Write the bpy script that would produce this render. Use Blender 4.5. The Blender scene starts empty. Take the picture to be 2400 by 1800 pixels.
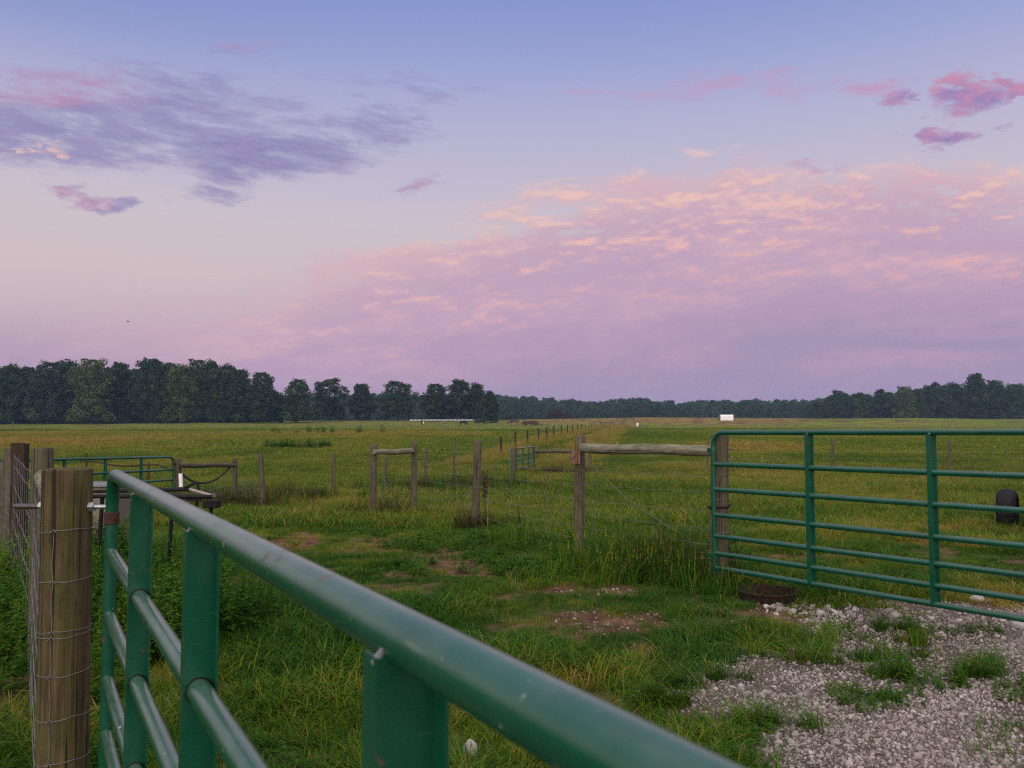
import bpy, math, random
import numpy as np
from mathutils import Vector, Matrix
R = math.radians
rnd = random.Random(7)
nrs = np.random.RandomState(11)
scene = bpy.context.scene
COL = scene.collection

# ------------------------------------------------------------------ camera model
F = 1900.0                       # focal length in photo pixels (2400 wide)
EYE = 1.40
PITCH = math.atan(108 / F)
cp, sp_ = math.cos(PITCH), math.sin(PITCH)

def at(x, y, Y):
    """world point seen at photo pixel (x, y) that lies Y metres ahead"""
    dx, dy, dz = x - 1200.0, F, 900.0 - y
    wy, wz = dy * cp - dz * sp_, dy * sp_ + dz * cp
    t = Y / wy
    return Vector((dx * t, Y, EYE + wz * t))

def project(X, Y, Z):
    X = np.asarray(X, float); Y = np.asarray(Y, float); Z = np.asarray(Z, float) - EYE
    dep = np.maximum(Y * cp + Z * sp_, 0.05)
    up = -Y * sp_ + Z * cp
    return 1200 + F * X / dep, 900 - F * up / dep

# ------------------------------------------------------------------ noise (numpy)
def _hash(ix, iy, s):
    h = (ix.astype(np.int64) * 374761393 + iy.astype(np.int64) * 668265263 + s * 974711) & 0x7fffffff
    h = (h ^ (h >> 13)) * 1274126177 & 0x7fffffff
    return ((h ^ (h >> 16)) & 0xffff) / 65535.0

def vnoise(x, y, s=0):
    x = np.asarray(x, float); y = np.asarray(y, float)
    ix, iy = np.floor(x), np.floor(y)
    fx, fy = x - ix, y - iy
    fx = fx * fx * (3 - 2 * fx); fy = fy * fy * (3 - 2 * fy)
    a, b = _hash(ix, iy, s), _hash(ix + 1, iy, s)
    c, d = _hash(ix, iy + 1, s), _hash(ix + 1, iy + 1, s)
    return (a * (1 - fx) + b * fx) * (1 - fy) + (c * (1 - fx) + d * fx) * fy

def fbm(x, y, s=0, o=4):
    v, a, t = 0, .5, 0
    for i in range(o):
        v = v + a * vnoise(np.asarray(x) * 2 ** i + 13.7 * i, np.asarray(y) * 2 ** i - 7.1 * i, s + i)
        t += a; a *= .5
    return v / t

def sst(e0, e1, x):
    t = np.clip((np.asarray(x, float) - e0) / (e1 - e0), 0, 1)
    return t * t * (3 - 2 * t)

# ------------------------------------------------------------------ terrain
_PY = np.array([-400, 0, 4, 8, 15, 22, 32, 47, 65, 91, 120, 160, 200, 255, 300, 330, 360, 450, 700, 1500, 4000.])
_PZ = np.array([-1.5, -1.46, -1.44, -1.41, -1.58, -1.72, -1.82, -1.6, -1.15, -.6, -.05, .5, .8, 1.15, 2.1, 2.95, 2.95, 2.4, 1.5, 0, 0])
_T = np.linspace(math.log(5), math.log(4005), 700)
_Q = np.interp(np.exp(_T) - 5, _PY, _PZ)
_k = np.hanning(25); _k /= _k.sum()
_Q = np.convolve(np.pad(_Q, 12, mode='edge'), _k, mode='valid')

def gz(X, Y):
    X = np.asarray(X, float); Y = np.asarray(Y, float)
    Yc = np.maximum(Y, 0.0)
    z = np.interp(np.log(Yc + 5), _T, _Q)
    xi = 1200 + F * X / np.maximum(Y, 40.0)
    A = np.interp(xi, [-2000, 0, 500, 1200, 1500, 2400, 4000], [0, 0, .8, 1.6, 2.3, 1.8, 1.6])
    z = z + A * sst(250, 335, Y) * (1 - sst(360, 900, Y))
    z = z + (fbm(X * .35, Y * .35, 3, 3) - .5) * .10 * sst(1, 6, np.abs(Y)) 
    z = z + (fbm(X * .03, Y * .03, 9, 3) - .5) * .5 * sst(40, 120, Y)
    # the shallow ditch along the far fence on the right
    z = z - .45 * np.exp(-((Y - 34.8) / 1.2) ** 2) * sst(0.0, 3.0, X - 1)
    return z + EYE

def g1(x, y): return float(gz(np.array([x]), np.array([y]))[0])

def on_ground(x, y, lo=1.5, hi=420):
    Y = lo
    while Y < hi:
        p = at(x, y, Y)
        if p.z <= g1(p.x, p.y):
            return Vector((p.x, p.y, g1(p.x, p.y)))
        Y *= 1.01
    p = at(x, y, hi)
    return Vector((p.x, p.y, g1(p.x, p.y)))

# ------------------------------------------------------------------ ground masks, laid out on the ground
def ell(px, py, cx, cy, rx, ry):
    return 1 - np.sqrt(((px - cx) / rx) ** 2 + ((py - cy) / ry) ** 2)

DIRT = [(705, 1264, 62, 34), (750, 1234, 65, 16), (880, 1291, 110, 20), (1000, 1308, 130, 24), (1090, 1332, 120, 26),
        (950, 1350, 90, 9), (1390, 1460, 170, 38), (1570, 1464, 150, 36), (1260, 1470, 70, 20), (1180, 1405, 60, 9), (640, 1290, 50, 12),
        (1520, 1535, 110, 40), (1850, 1452, 160, 22), (1660, 1470, 130, 22), (1760, 1530, 120, 25)]
def gravel_mask(X, Y, px, py):
    xl = np.interp(py, [1385, 1400, 1430, 1450, 1480, 1520, 1550, 1580, 1620, 1680, 1720, 1760, 1800, 2600],
                   [2300, 2050, 1900, 1860, 1850, 1800, 1680, 1610, 1590, 1640, 1680, 1730, 1770, 2400])
    n = (fbm(X * 2.2, Y * 2.2, 21, 4) - .5) * 260
    m = sst(-60, 70, px - xl + n) * sst(1385, 1420, py + (fbm(X * 1.5, Y * 1.5, 5) - .5) * 70) * sst(2.0, 2.6, Y)
    return m * (1 - sst(6.3, 7.2, Y)) 
def dirt_mask(X, Y, px, py):
    n = (fbm(X * 2.5, Y * 2.5, 31, 4) - .5)
    m = 0
    for c in DIRT:
        m = np.maximum(m, ell(px, py, *c))
    return sst(-.04, .24, m + n * 1.15) * sst(2.5, 3.2, Y)

def fence_off(X, Y):            # sideways distance right of the long post line
    return X - (.158 * Y - 8.14)
def dry_mask(X, Y, px, py):
    o = fence_off(X, Y)
    n = (fbm(X * .25, Y * .12, 41, 4) - .5)
    far = sst(36, 48, Y)
    d = far * np.maximum(sst(-1.6, -.6, o + n * 1.5) * (1 - sst(.3, 1.3, o + n * 1.6)), sst(2.7, 3.6, o + n * 1.6) * (1 - sst(5.0, 6.6, o + n * 3)))
    band = sst(84, 92, Y + n * 8) * (1 - sst(104, 118, Y + n * 8)) * (px < 1150) * .55
    band2 = sst(52, 64, Y) * (1 - sst(75, 90, Y)) * (px < 950) * sst(.45, .6, fbm(X * .05, Y * .06, 44)) * .6
    crest = sst(265, 285, Y) * (1 - sst(335, 360, Y)) * sst(1180, 1260, px) * (1 - sst(1800, 1950, px)) * .8
    rightp = np.clip(ell(px, py, 1760, 1052, 170, 22) * 2, 0, 1) * .8
    pat = sst(.55, .72, fbm(X * .06, Y * .035, 47)) * .35 * sst(20, 40, Y)
    br = np.clip(ell(px, py, 760, 1195, 110, 28) * 1.6 + n, 0, 1) * .8
    br2 = np.clip(ell(px, py, 2060, 1240, 330, 60) * 1.2 + n * 2.5, 0, 1) * .55
    return np.clip(d + band + band2 + crest + rightp + pat + br + br2, 0, 1)
def lush_shade_mask(X, Y, px, py):
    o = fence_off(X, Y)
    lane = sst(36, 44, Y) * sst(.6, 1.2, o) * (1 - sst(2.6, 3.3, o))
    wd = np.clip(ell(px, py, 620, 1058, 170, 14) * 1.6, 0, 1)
    dt = np.exp(-((Y - 34.3) / .9) ** 2) * sst(1240, 1330, px)  # dark strip painted along the ditch for its shaded bank
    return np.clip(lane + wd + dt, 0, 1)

# ------------------------------------------------------------------ mesh builder
class MB:
    def __init__(self):
        self.v, self.f, self.tc = [], [], []
    def add(self, vs, fs, tc=None):
        b = len(self.v)
        self.v += [tuple(p) for p in vs]
        self.tc += [tuple(p) for p in (tc if tc is not None else vs)]
        self.f += [tuple(i + b for i in q) for q in fs]
        return self
    def tube(self, pts, r, seg=12, caps=True, wob=0.0, seed=0, capin=0.0):
        pts = [Vector(p) for p in pts]
        n = len(pts)
        rr = r if isinstance(r, (list, tuple)) else [r] * n
        rg = random.Random(seed)
        ph = [rg.uniform(0, 6.28) for _ in range(4)]
        off = Vector((rg.uniform(0, 40), rg.uniform(0, 40), rg.uniform(0, 40)))
        vs, tc, fs, L = [], [], [], 0.0
        t0 = (pts[1] - pts[0]).normalized()
        u = t0.cross(Vector((0, 0, 1)))
        if u.length < .1: u = t0.cross(Vector((0, 1, 0)))
        u.normalize()
        for i, p in enumerate(pts):
            if i == 0: t = pts[1] - pts[0]
            elif i == n - 1: t = pts[-1] - pts[-2]
            else: t = (pts[i + 1] - pts[i]).normalized() + (pts[i] - pts[i - 1]).normalized()
            t.normalize()
            u = (u - t * u.dot(t)).normalized()
            w = t.cross(u)
            if i: L += (pts[i] - pts[i - 1]).length
            for k in range(seg):
                a = 2 * math.pi * k / seg
                q = rr[i] * (1 + wob * (math.sin(2 * a + ph[0]) * .6 + math.sin(3 * a + ph[1] + L * 1.3) * .4 + math.sin(5 * a + ph[2] + L * 3.1) * .25 + math.sin(L * 7 + ph[3]) * .35))
                vs.append(p + u * (q * math.cos(a)) + w * (q * math.sin(a)))
                tc.append(Vector((rr[i] * math.cos(a), rr[i] * math.sin(a), L)) + off)
        for i in range(n - 1):
            for k in range(seg):
                a, b = i * seg + k, i * seg + (k + 1) % seg
                fs.append((a, b, b + seg, a + seg))
        if caps:
            for i, s in ((0, -1), (n - 1, 1)):
                c = len(vs)
                t = (pts[1] - pts[0] if i == 0 else pts[-1] - pts[-2]).normalized()
                vs.append(pts[i] + t * (s * capin)); tc.append(off + Vector((0, 0, L * (i > 0))))
                for k in range(seg):
                    a, b = i * seg + k, i * seg + (k + 1) % seg
                    fs.append((c, b, a) if s < 0 else (c, a, b))
        return self.add(vs, fs, tc)
    def box(self, c, sx, sy, sz, ax=None, ay=None, az=None, jit=0, seed=0):
        ax = Vector(ax or (1, 0, 0)); ay = Vector(ay or (0, 1, 0)); az = Vector(az or (0, 0, 1))
        c = Vector(c); rg = random.Random(seed); vs = []
        for k in (-1, 1):
            for j in (-1, 1):
                for i in (-1, 1):
                    q = c + ax * (i * sx / 2) + ay * (j * sy / 2) + az * (k * sz / 2)
                    vs.append(q + Vector((rg.uniform(-jit, jit), rg.uniform(-jit, jit), rg.uniform(-jit, jit))))
        return self.add(vs, [(0, 2, 3, 1), (4, 5, 7, 6), (0, 1, 5, 4), (2, 6, 7, 3), (0, 4, 6, 2), (1, 3, 7, 5)])
    def lathe(self, c, prof, seg=32):
        c = Vector(c); vs, fs = [], []
        for r, z in prof:
            for k in range(seg):
                a = 2 * math.pi * k / seg
                vs.append(c + Vector((r * math.cos(a), r * math.sin(a), z)))
        for i in range(len(prof) - 1):
            for k in range(seg):
                a, b = i * seg + k, i * seg + (k + 1) % seg
                fs.append((a, b, b + seg, a + seg))
        return self.add(vs, fs)
    def build(self, name, mat, parent=None, loc=None, smooth=True, bevel=0.0):
        base = Vector(loc) if loc is not None else (parent_loc(parent) if parent else Vector((0, 0, 0)))
        me = bpy.data.meshes.new(name)
        me.from_pydata([tuple(Vector(p) - base) for p in self.v], [], self.f)
        at_ = me.attributes.new('tc', 'FLOAT_VECTOR', 'POINT')
        at_.data.foreach_set('vector', np.array(self.tc, dtype=np.float32).ravel())
        me.materials.append(mat)
        if smooth:
            me.polygons.foreach_set('use_smooth', [True] * len(me.polygons))
            me.set_sharp_from_angle(angle=R(38))
        me.update()
        o = bpy.data.objects.new(name, me)
        COL.objects.link(o)
        if parent:
            o.parent = parent
        else:
            o.location = base
        if bevel:
            md = o.modifiers.new('bevel', 'BEVEL'); md.width = bevel; md.segments = 2; md.limit_method = 'ANGLE'
        return o

def parent_loc(o):
    v = Vector((0, 0, 0))
    while o:
        v = v + o.location; o = o.parent
    return v

def tag(o, label=None, cat=None, group=None, kind=None):
    if label: o['label'] = label
    if cat: o['category'] = cat
    if group: o['group'] = group
    if kind: o['kind'] = kind
    return o

def empty(name, loc, label, cat, group=None):
    o = bpy.data.objects.new(name, None)
    o.location = loc; o.empty_display_size = .1
    COL.objects.link(o)
    return tag(o, label, cat, group)

# ------------------------------------------------------------------ materials
def lin(r, g, b):
    f = lambda c: c / 12.92 if c <= .04045 else ((c + .055) / 1.055) ** 2.4
    return (f(r / 255), f(g / 255), f(b / 255), 1)

def newmat(name):
    m = bpy.data.materials.new(name); m.use_nodes = True
    nt = m.node_tree
    b = nt.nodes['Principled BSDF']
    return m, nt, b
def node(nt, t, **kw):
    n = nt.nodes.new(t)
    for k, v in kw.items(): setattr(n, k, v)
    return n
def ramp(nt, fac, stops):
    n = nt.nodes.new('ShaderNodeValToRGB')
    e = n.color_ramp.elements
    while len(e) > 1: e.remove(e[-1])
    e[0].position, e[0].color = stops[0]
    for p, c in stops[1:]:
        q = e.new(p); q.color = c
    nt.links.new(fac, n.inputs[0])
    return n.outputs[0]
def noise(nt, vec, scale, detail=4, rough=.55, dist=0.0):
    n = nt.nodes.new('ShaderNodeTexNoise')
    n.inputs['Scale'].default_value = scale; n.inputs['Detail'].default_value = detail
    n.inputs['Roughness'].default_value = rough; n.inputs['Distortion'].default_value = dist
    if vec is not None: nt.links.new(vec, n.inputs['Vector'])
    return n.outputs['Fac']
def mapping(nt, vec, scale):
    n = nt.nodes.new('ShaderNodeMapping'); n.inputs['Scale'].default_value = scale
    nt.links.new(vec, n.inputs['Vector'])
    return n.outputs[0]
def mix(nt, fac, a, b, mode='MIX'):
    n = nt.nodes.new('ShaderNodeMix'); n.data_type = 'RGBA'; n.blend_type = mode
    for s, v in ((n.inputs[0], fac), (n.inputs[6], a), (n.inputs[7], b)):
        if hasattr(v, 'links') or hasattr(v, 'is_linked'): nt.links.new(v, s)
        else: s.default_value = v
    return n.outputs[2]
def mth(nt, op, a, b=0.0, c=None, clamp=False):
    n = nt.nodes.new('ShaderNodeMath'); n.operation = op; n.use_clamp = clamp
    for i, v in enumerate((a, b) if c is None else (a, b, c)):
        if hasattr(v, 'is_linked'): nt.links.new(v, n.inputs[i])
        else: n.inputs[i].default_value = v
    return n.outputs[0]
def bump(nt, b, h, strength, dist):
    n = nt.nodes.new('ShaderNodeBump'); n.inputs['Strength'].default_value = strength; n.inputs['Distance'].default_value = dist
    nt.links.new(h, n.inputs['Height']); nt.links.new(n.outputs[0], b.inputs['Normal'])
def attr(nt, name, typ='GEOMETRY'):
    n = nt.nodes.new('ShaderNodeAttribute'); n.attribute_name = name; n.attribute_type = typ
    return n

def wood_mat(name, c_dark, c_mid, c_light, moss=None, moss_amt=.45, rough=.85):
    m, nt, b = newmat(name)
    v = attr(nt, 'tc').outputs['Vector']
    vl = mapping(nt, v, (60, 60, 2.6)); vf = mapping(nt, v, (210, 210, 7)); vc = mapping(nt, v, (70, 70, 1.3))
    n1 = noise(nt, vl, 1.0, 6, .6); n2 = noise(nt, vf, 1.0, 3); n3 = noise(nt, vc, 1.0, 2, .4)
    n4 = noise(nt, mapping(nt, v, (11, 11, 5)), 1.0, 5)
    n5 = noise(nt, mapping(nt, v, (16, 16, 9)), 1.0, 4)
    c = ramp(nt, n1, [(.3, c_dark), (.5, c_mid), (.7, c_light)])
    c = mix(nt, mth(nt, 'MULTIPLY', n2, .55), c, c_dark)
    if moss:
        c = mix(nt, mth(nt, 'MULTIPLY', ramp(nt, n4, [(.42, (0, 0, 0, 1)), (.66, (1, 1, 1, 1))]), moss_amt), c, moss)
    c = mix(nt, ramp(nt, n5, [(.5, (0, 0, 0, 1)), (.75, (.7, .7, .7, 1))]), c, c_dark)
    crack = ramp(nt, n3, [(.31, (1, 1, 1, 1)), (.36, (0, 0, 0, 1))])
    c = mix(nt, mth(nt, 'MULTIPLY', crack, .85), c, (.012, .009, .007, 1))
    nt.links.new(c, b.inputs['Base Color'])
    b.inputs['Roughness'].default_value = rough
    b.inputs['Specular IOR Level'].default_value = .25
    h = mth(nt, 'SUBTRACT', mth(nt, 'ADD', n1, mth(nt, 'MULTIPLY', n2, .5)), crack)
    bump(nt, b, h, .9, .009)
    return m

M = {}
M['post'] = wood_mat('post_wood', (.036, .026, .014, 1), (.098, .068, .033, 1), (.165, .120, .06, 1), (.075, .078, .020, 1), .75)
M['oldpost'] = wood_mat('weathered_wood', (.04, .032, .022, 1), (.108, .086, .063, 1), (.19, .158, .12, 1), (.085, .085, .036, 1), .6)
M['tie'] = wood_mat('dark_tie_wood', (.018, .012, .009, 1), (.048, .03, .022, 1), (.085, .054, .04, 1), (.04, .033, .02, 1), .3)
M['log'] = wood_mat('peeled_log', (.10, .088, .06, 1), (.24, .222, .165, 1), (.38, .36, .29, 1), (.095, .108, .04, 1), .85)
M['block'] = wood_mat('block_wood', (.12, .06, .042, 1), (.22, .12, .085, 1), (.32, .2, .15, 1))

def paint_mat():
    m, nt, b = newmat('green_enamel')
    tc = node(nt, 'ShaderNodeTexCoord').outputs['Object']
    n1 = noise(nt, tc, 2.4, 5, .6); n2 = noise(nt, tc, 23, 4, .6); n3 = noise(nt, tc, 160, 2); n4 = noise(nt, tc, 60, 3)
    c = ramp(nt, n1, [(.3, (.001, .052, .026, 1)), (.7, (.002, .072, .039, 1))])
    rust = mth(nt, 'MULTIPLY', ramp(nt, n2, [(.635, (0, 0, 0, 1)), (.68, (1, 1, 1, 1))]), ramp(nt, n4, [(.42, (0, 0, 0, 1)), (.55, (1, 1, 1, 1))]))
    c = mix(nt, mth(nt, 'MULTIPLY', rust, .9), c, (.09, .028, .014, 1))
    c = mix(nt, mth(nt, 'MULTIPLY', ramp(nt, noise(nt, tc, 5.5, 7, .7), [(.45, (0, 0, 0, 1)), (.75, (1, 1, 1, 1))]), .35), c, (.03, .115, .085, 1))
    scr = noise(nt, mapping(nt, tc, (9, 9, 170)), 1.0, 3, .5)
    c = mix(nt, mth(nt, 'MULTIPLY', ramp(nt, scr, [(.70, (0, 0, 0, 1)), (.73, (1, 1, 1, 1))]), .35), c, (.12, .17, .15, 1))
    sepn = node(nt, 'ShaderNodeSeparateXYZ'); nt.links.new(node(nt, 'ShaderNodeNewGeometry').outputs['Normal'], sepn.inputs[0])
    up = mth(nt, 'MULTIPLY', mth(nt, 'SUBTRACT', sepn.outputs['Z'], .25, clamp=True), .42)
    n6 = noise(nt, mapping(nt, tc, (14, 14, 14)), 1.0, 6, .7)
    c = mix(nt, mth(nt, 'MULTIPLY', up, ramp(nt, n6, [(.3, (.35, .35, .35, 1)), (.7, (1, 1, 1, 1))])), c, (.2, .215, .2, 1))  # pale dust on upward faces, also painting in the sky's sheen on the tubes
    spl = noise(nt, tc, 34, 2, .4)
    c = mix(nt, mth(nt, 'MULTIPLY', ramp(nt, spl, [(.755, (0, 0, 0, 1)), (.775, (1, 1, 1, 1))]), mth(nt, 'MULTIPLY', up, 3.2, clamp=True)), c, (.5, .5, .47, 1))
    chip = mth(nt, 'MULTIPLY', ramp(nt, n4, [(.735, (0, 0, 0, 1)), (.75, (1, 1, 1, 1))]), .8)
    c = mix(nt, chip, c, (.28, .3, .28, 1))
    nt.links.new(c, b.inputs['Base Color'])
    dust = ramp(nt, noise(nt, tc, 9, 5), [(.3, (.19, .19, .19, 1)), (.75, (.32, .32, .32, 1))])
    nt.links.new(mth(nt, 'ADD', dust, mth(nt, 'MULTIPLY', rust, .4), clamp=True), b.inputs['Roughness'])
    b.inputs['IOR'].default_value = 1.5
    b.inputs['Coat Weight'].default_value = .15
    b.inputs['Coat Roughness'].default_value = .18
    bump(nt, b, mth(nt, 'ADD', mth(nt, 'MULTIPLY', n3, .25), mth(nt, 'MULTIPLY', n2, .6)), .10, .003)
    return m
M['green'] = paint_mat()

def simple(name, col, rough=.6, metal=0.0, nscale=12, var=.35, bumpd=.002):
    m, nt, b = newmat(name)
    tc = node(nt, 'ShaderNodeTexCoord').outputs['Object']
    n1 = noise(nt, tc, nscale, 5, .6)
    d = tuple(c * (1 - var) for c in col[:3]) + (1,); l = tuple(min(1, c * (1 + var)) for c in col[:3]) + (1,)
    nt.links.new(ramp(nt, n1, [(.3, d), (.7, l)]), b.inputs['Base Color'])
    b.inputs['Roughness'].default_value = rough; b.inputs['Metallic'].default_value = metal
    bump(nt, b, n1, .3, bumpd)
    if max(col[:3]) < .03: b.inputs['Specular IOR Level'].default_value = .2
    return m
M['galv'] = simple('galvanised_steel', (.42, .43, .46), .42, .85, 40, .25)
M['wire'] = simple('dull_fence_wire', (.17, .165, .165), .6, .4, 60, .3)
M['bolt'] = simple('dark_rod_steel', (.09, .08, .08), .5, .7, 60, .4)
M['rust'] = simple('rusty_steel', (.05, .018, .012), .8, .2, 50, .5)
M['seam'] = simple('dark_weld_seam', (.012, .008, .006), .8, 0, 80, .5)
M['black'] = simple('black_pipe_paint', (.007, .006, .007), .62, 0, 30, .5)
M['worn'] = simple('worn_bar_paint', (.3, .24, .22), .6, 0, 30, .5)
M['whitepvc'] = simple('white_plastic', (.75, .74, .74), .45, 0, 8, .06)
M['beige'] = simple('beige_plastic', (.15, .125, .09), .6, 0, 6, .15)
M['greytop'] = simple('grey_lid', (.14, .14, .155), .5, 0, 8, .15)
M['tyre'] = simple('tyre_rubber', (.013, .013, .016), .75, 0, 20, .4)
M['trailer'] = simple('trailer_grey_paint', (.16, .17, .2), .5, .3, 9, .35)
M['pan'] = simple('feed_pan_rubber', (.026, .016, .010), .97, 0, 30, .5)
M['pandirt'] = simple('dirt_in_pan', (.034, .022, .015), .95, 0, 50, .6, .01)
M['wagon'] = simple('wagon_red', (.035, .008, .009), .7, 0, 1.5, .35)
M['whiteshed'] = simple('white_sheeting', (.8, .77, .78), .6, 0, 1, .05)
M['teal'] = simple('teal_frame_paint', (.03, .13, .13), .6, 0, 3, .3)
M['bale'] = simple('white_bale_wrap', (.34, .34, .37), .4, 0, .8, .1)
M['cowblack'] = simple('black_coat', (.008, .008, .01), .7, 0, 4, .4)
M['cowbrown'] = simple('brown_coat', (.04, .018, .012), .75, 0, 4, .4)
M['cowred'] = simple('red_coat', (.12, .03, .02), .75, 0, 4, .4)
M['cowface'] = simple('white_hide', (.6, .56, .52), .8, 0, 4, .1)
M['orange'] = simple('orange_petal', (.5, .09, .02), .6, 0, 20, .2)
M['bird'] = simple('dark_feathers', (.02, .02, .025), .8, 0, 20, .3)
M['bark'] = simple('bark', (.06, .05, .042), .9, 0, 3, .5, .05)
M['paleb'] = simple('pale_bark', (.16, .145, .13), .9, 0, 3, .5, .05)

def rock_mat(name, a, b_, c_):
    m, nt, b = newmat(name)
    tc = node(nt, 'ShaderNodeTexCoord').outputs['Object']
    oi = node(nt, 'ShaderNodeObjectInfo').outputs['Random']
    n1 = noise(nt, tc, 30, 5, .65)
    col = ramp(nt, oi, [(0, a), (.35, b_), (.8, c_), (1, (.5, .45, .44, 1))])
    col = mix(nt, ramp(nt, n1, [(.45, (0, 0, 0, 1)), (.75, (.75, .75, .75, 1))]), col, (.12, .1, .085, 1))
    nt.links.new(col, b.inputs['Base Color'])
    b.inputs['Roughness'].default_value = .85
    bump(nt, b, n1, .5, .004)
    return m
M['gravel'] = rock_mat('limestone_gravel', (.11, .084, .074, 1), (.25, .203, .190, 1), (.36, .308, .298, 1))
M['stone'] = simple('pale_limestone', (.33, .3, .29), .85, 0, 25, .35, .006)

def leaf_mat(name, stops, tint_inst=True, var_attr=True, trans=.35, rough=.6):
    """foliage: colour by clump tint (0 green .. 1 dry) and by blade"""
    m, nt, b = newmat(name)
    out = nt.nodes['Material Output']
    t = attr(nt, 'tint', 'INSTANCER').outputs['Fac']
    bl = attr(nt, 'bl', 'GEOMETRY').outputs['Fac']
    oi = node(nt, 'ShaderNodeObjectInfo').outputs['Random']
    f = mth(nt, 'ADD', t, mth(nt, 'MULTIPLY', mth(nt, 'SUBTRACT', bl, .5), .45))
    f = mth(nt, 'ADD', f, mth(nt, 'MULTIPLY', mth(nt, 'SUBTRACT', oi, .5), .16), clamp=True)
    c = ramp(nt, f, stops)
    nt.links.new(c, b.inputs['Base Color'])
    b.inputs['Roughness'].default_value = rough
    b.inputs['Specular IOR Level'].default_value = .12
    tr = node(nt, 'ShaderNodeBsdfTranslucent')
    nt.links.new(c, tr.inputs['Color'])
    ms = node(nt, 'ShaderNodeMixShader'); ms.inputs[0].default_value = trans
    nt.links.new(b.outputs[0], ms.inputs[1]); nt.links.new(tr.outputs[0], ms.inputs[2])
    nt.links.new(ms.outputs[0], out.inputs['Surface'])
    return m
GR = [(0, (.027, .090, .006, 1)), (.25, (.080, .160, .009, 1)), (.5, (.15, .195, .012, 1)), (.75, (.26, .19, .030, 1)), (1, (.34, .22, .075, 1))]
M['grass'] = leaf_mat('grass_blades', GR)
M['weed'] = leaf_mat('weed_leaves', [(0, (.026, .090, .006, 1)), (.5, (.062, .15, .010, 1)), (1, (.14, .2, .014, 1))])

def tree_leaf_mat(name, inst):
    m, nt, b = newmat(name)
    out = nt.nodes['Material Output']
    bl = attr(nt, 'bl').outputs['Fac']
    oi = node(nt, 'ShaderNodeObjectInfo')
    if inst:
        base = ramp(nt, oi.outputs['Random'], [(0, (.012, .032, .017, 1)), (.5, (.018, .042, .016, 1)), (.85, (.03, .058, .018, 1)), (1, (.05, .07, .018, 1))])
    else:
        base = oi.outputs['Color']
    c = mix(nt, mth(nt, 'MULTIPLY', bl, .7), base, (.085, .11, .03, 1))
    hs = node(nt, 'ShaderNodeHueSaturation')
    nt.links.new(c, hs.inputs['Color']); hs.inputs['Value'].default_value = 1
    nt.links.new(hs.outputs[0], b.inputs['Base Color'])
    b.inputs['Roughness'].default_value = .7; b.inputs['Specular IOR Level'].default_value = .2
    tr = node(nt, 'ShaderNodeBsdfTranslucent'); nt.links.new(hs.outputs[0], tr.inputs['Color'])
    ms = node(nt, 'ShaderNodeMixShader'); ms.inputs[0].default_value = .25
    nt.links.new(b.outputs[0], ms.inputs[1]); nt.links.new(tr.outputs[0], ms.inputs[2])
    nt.links.new(ms.outputs[0], out.inputs['Surface'])
    return m
M['crown'] = tree_leaf_mat('tree_leaves', False)
M['crown_mass'] = tree_leaf_mat('wood_leaves', True)

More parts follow.
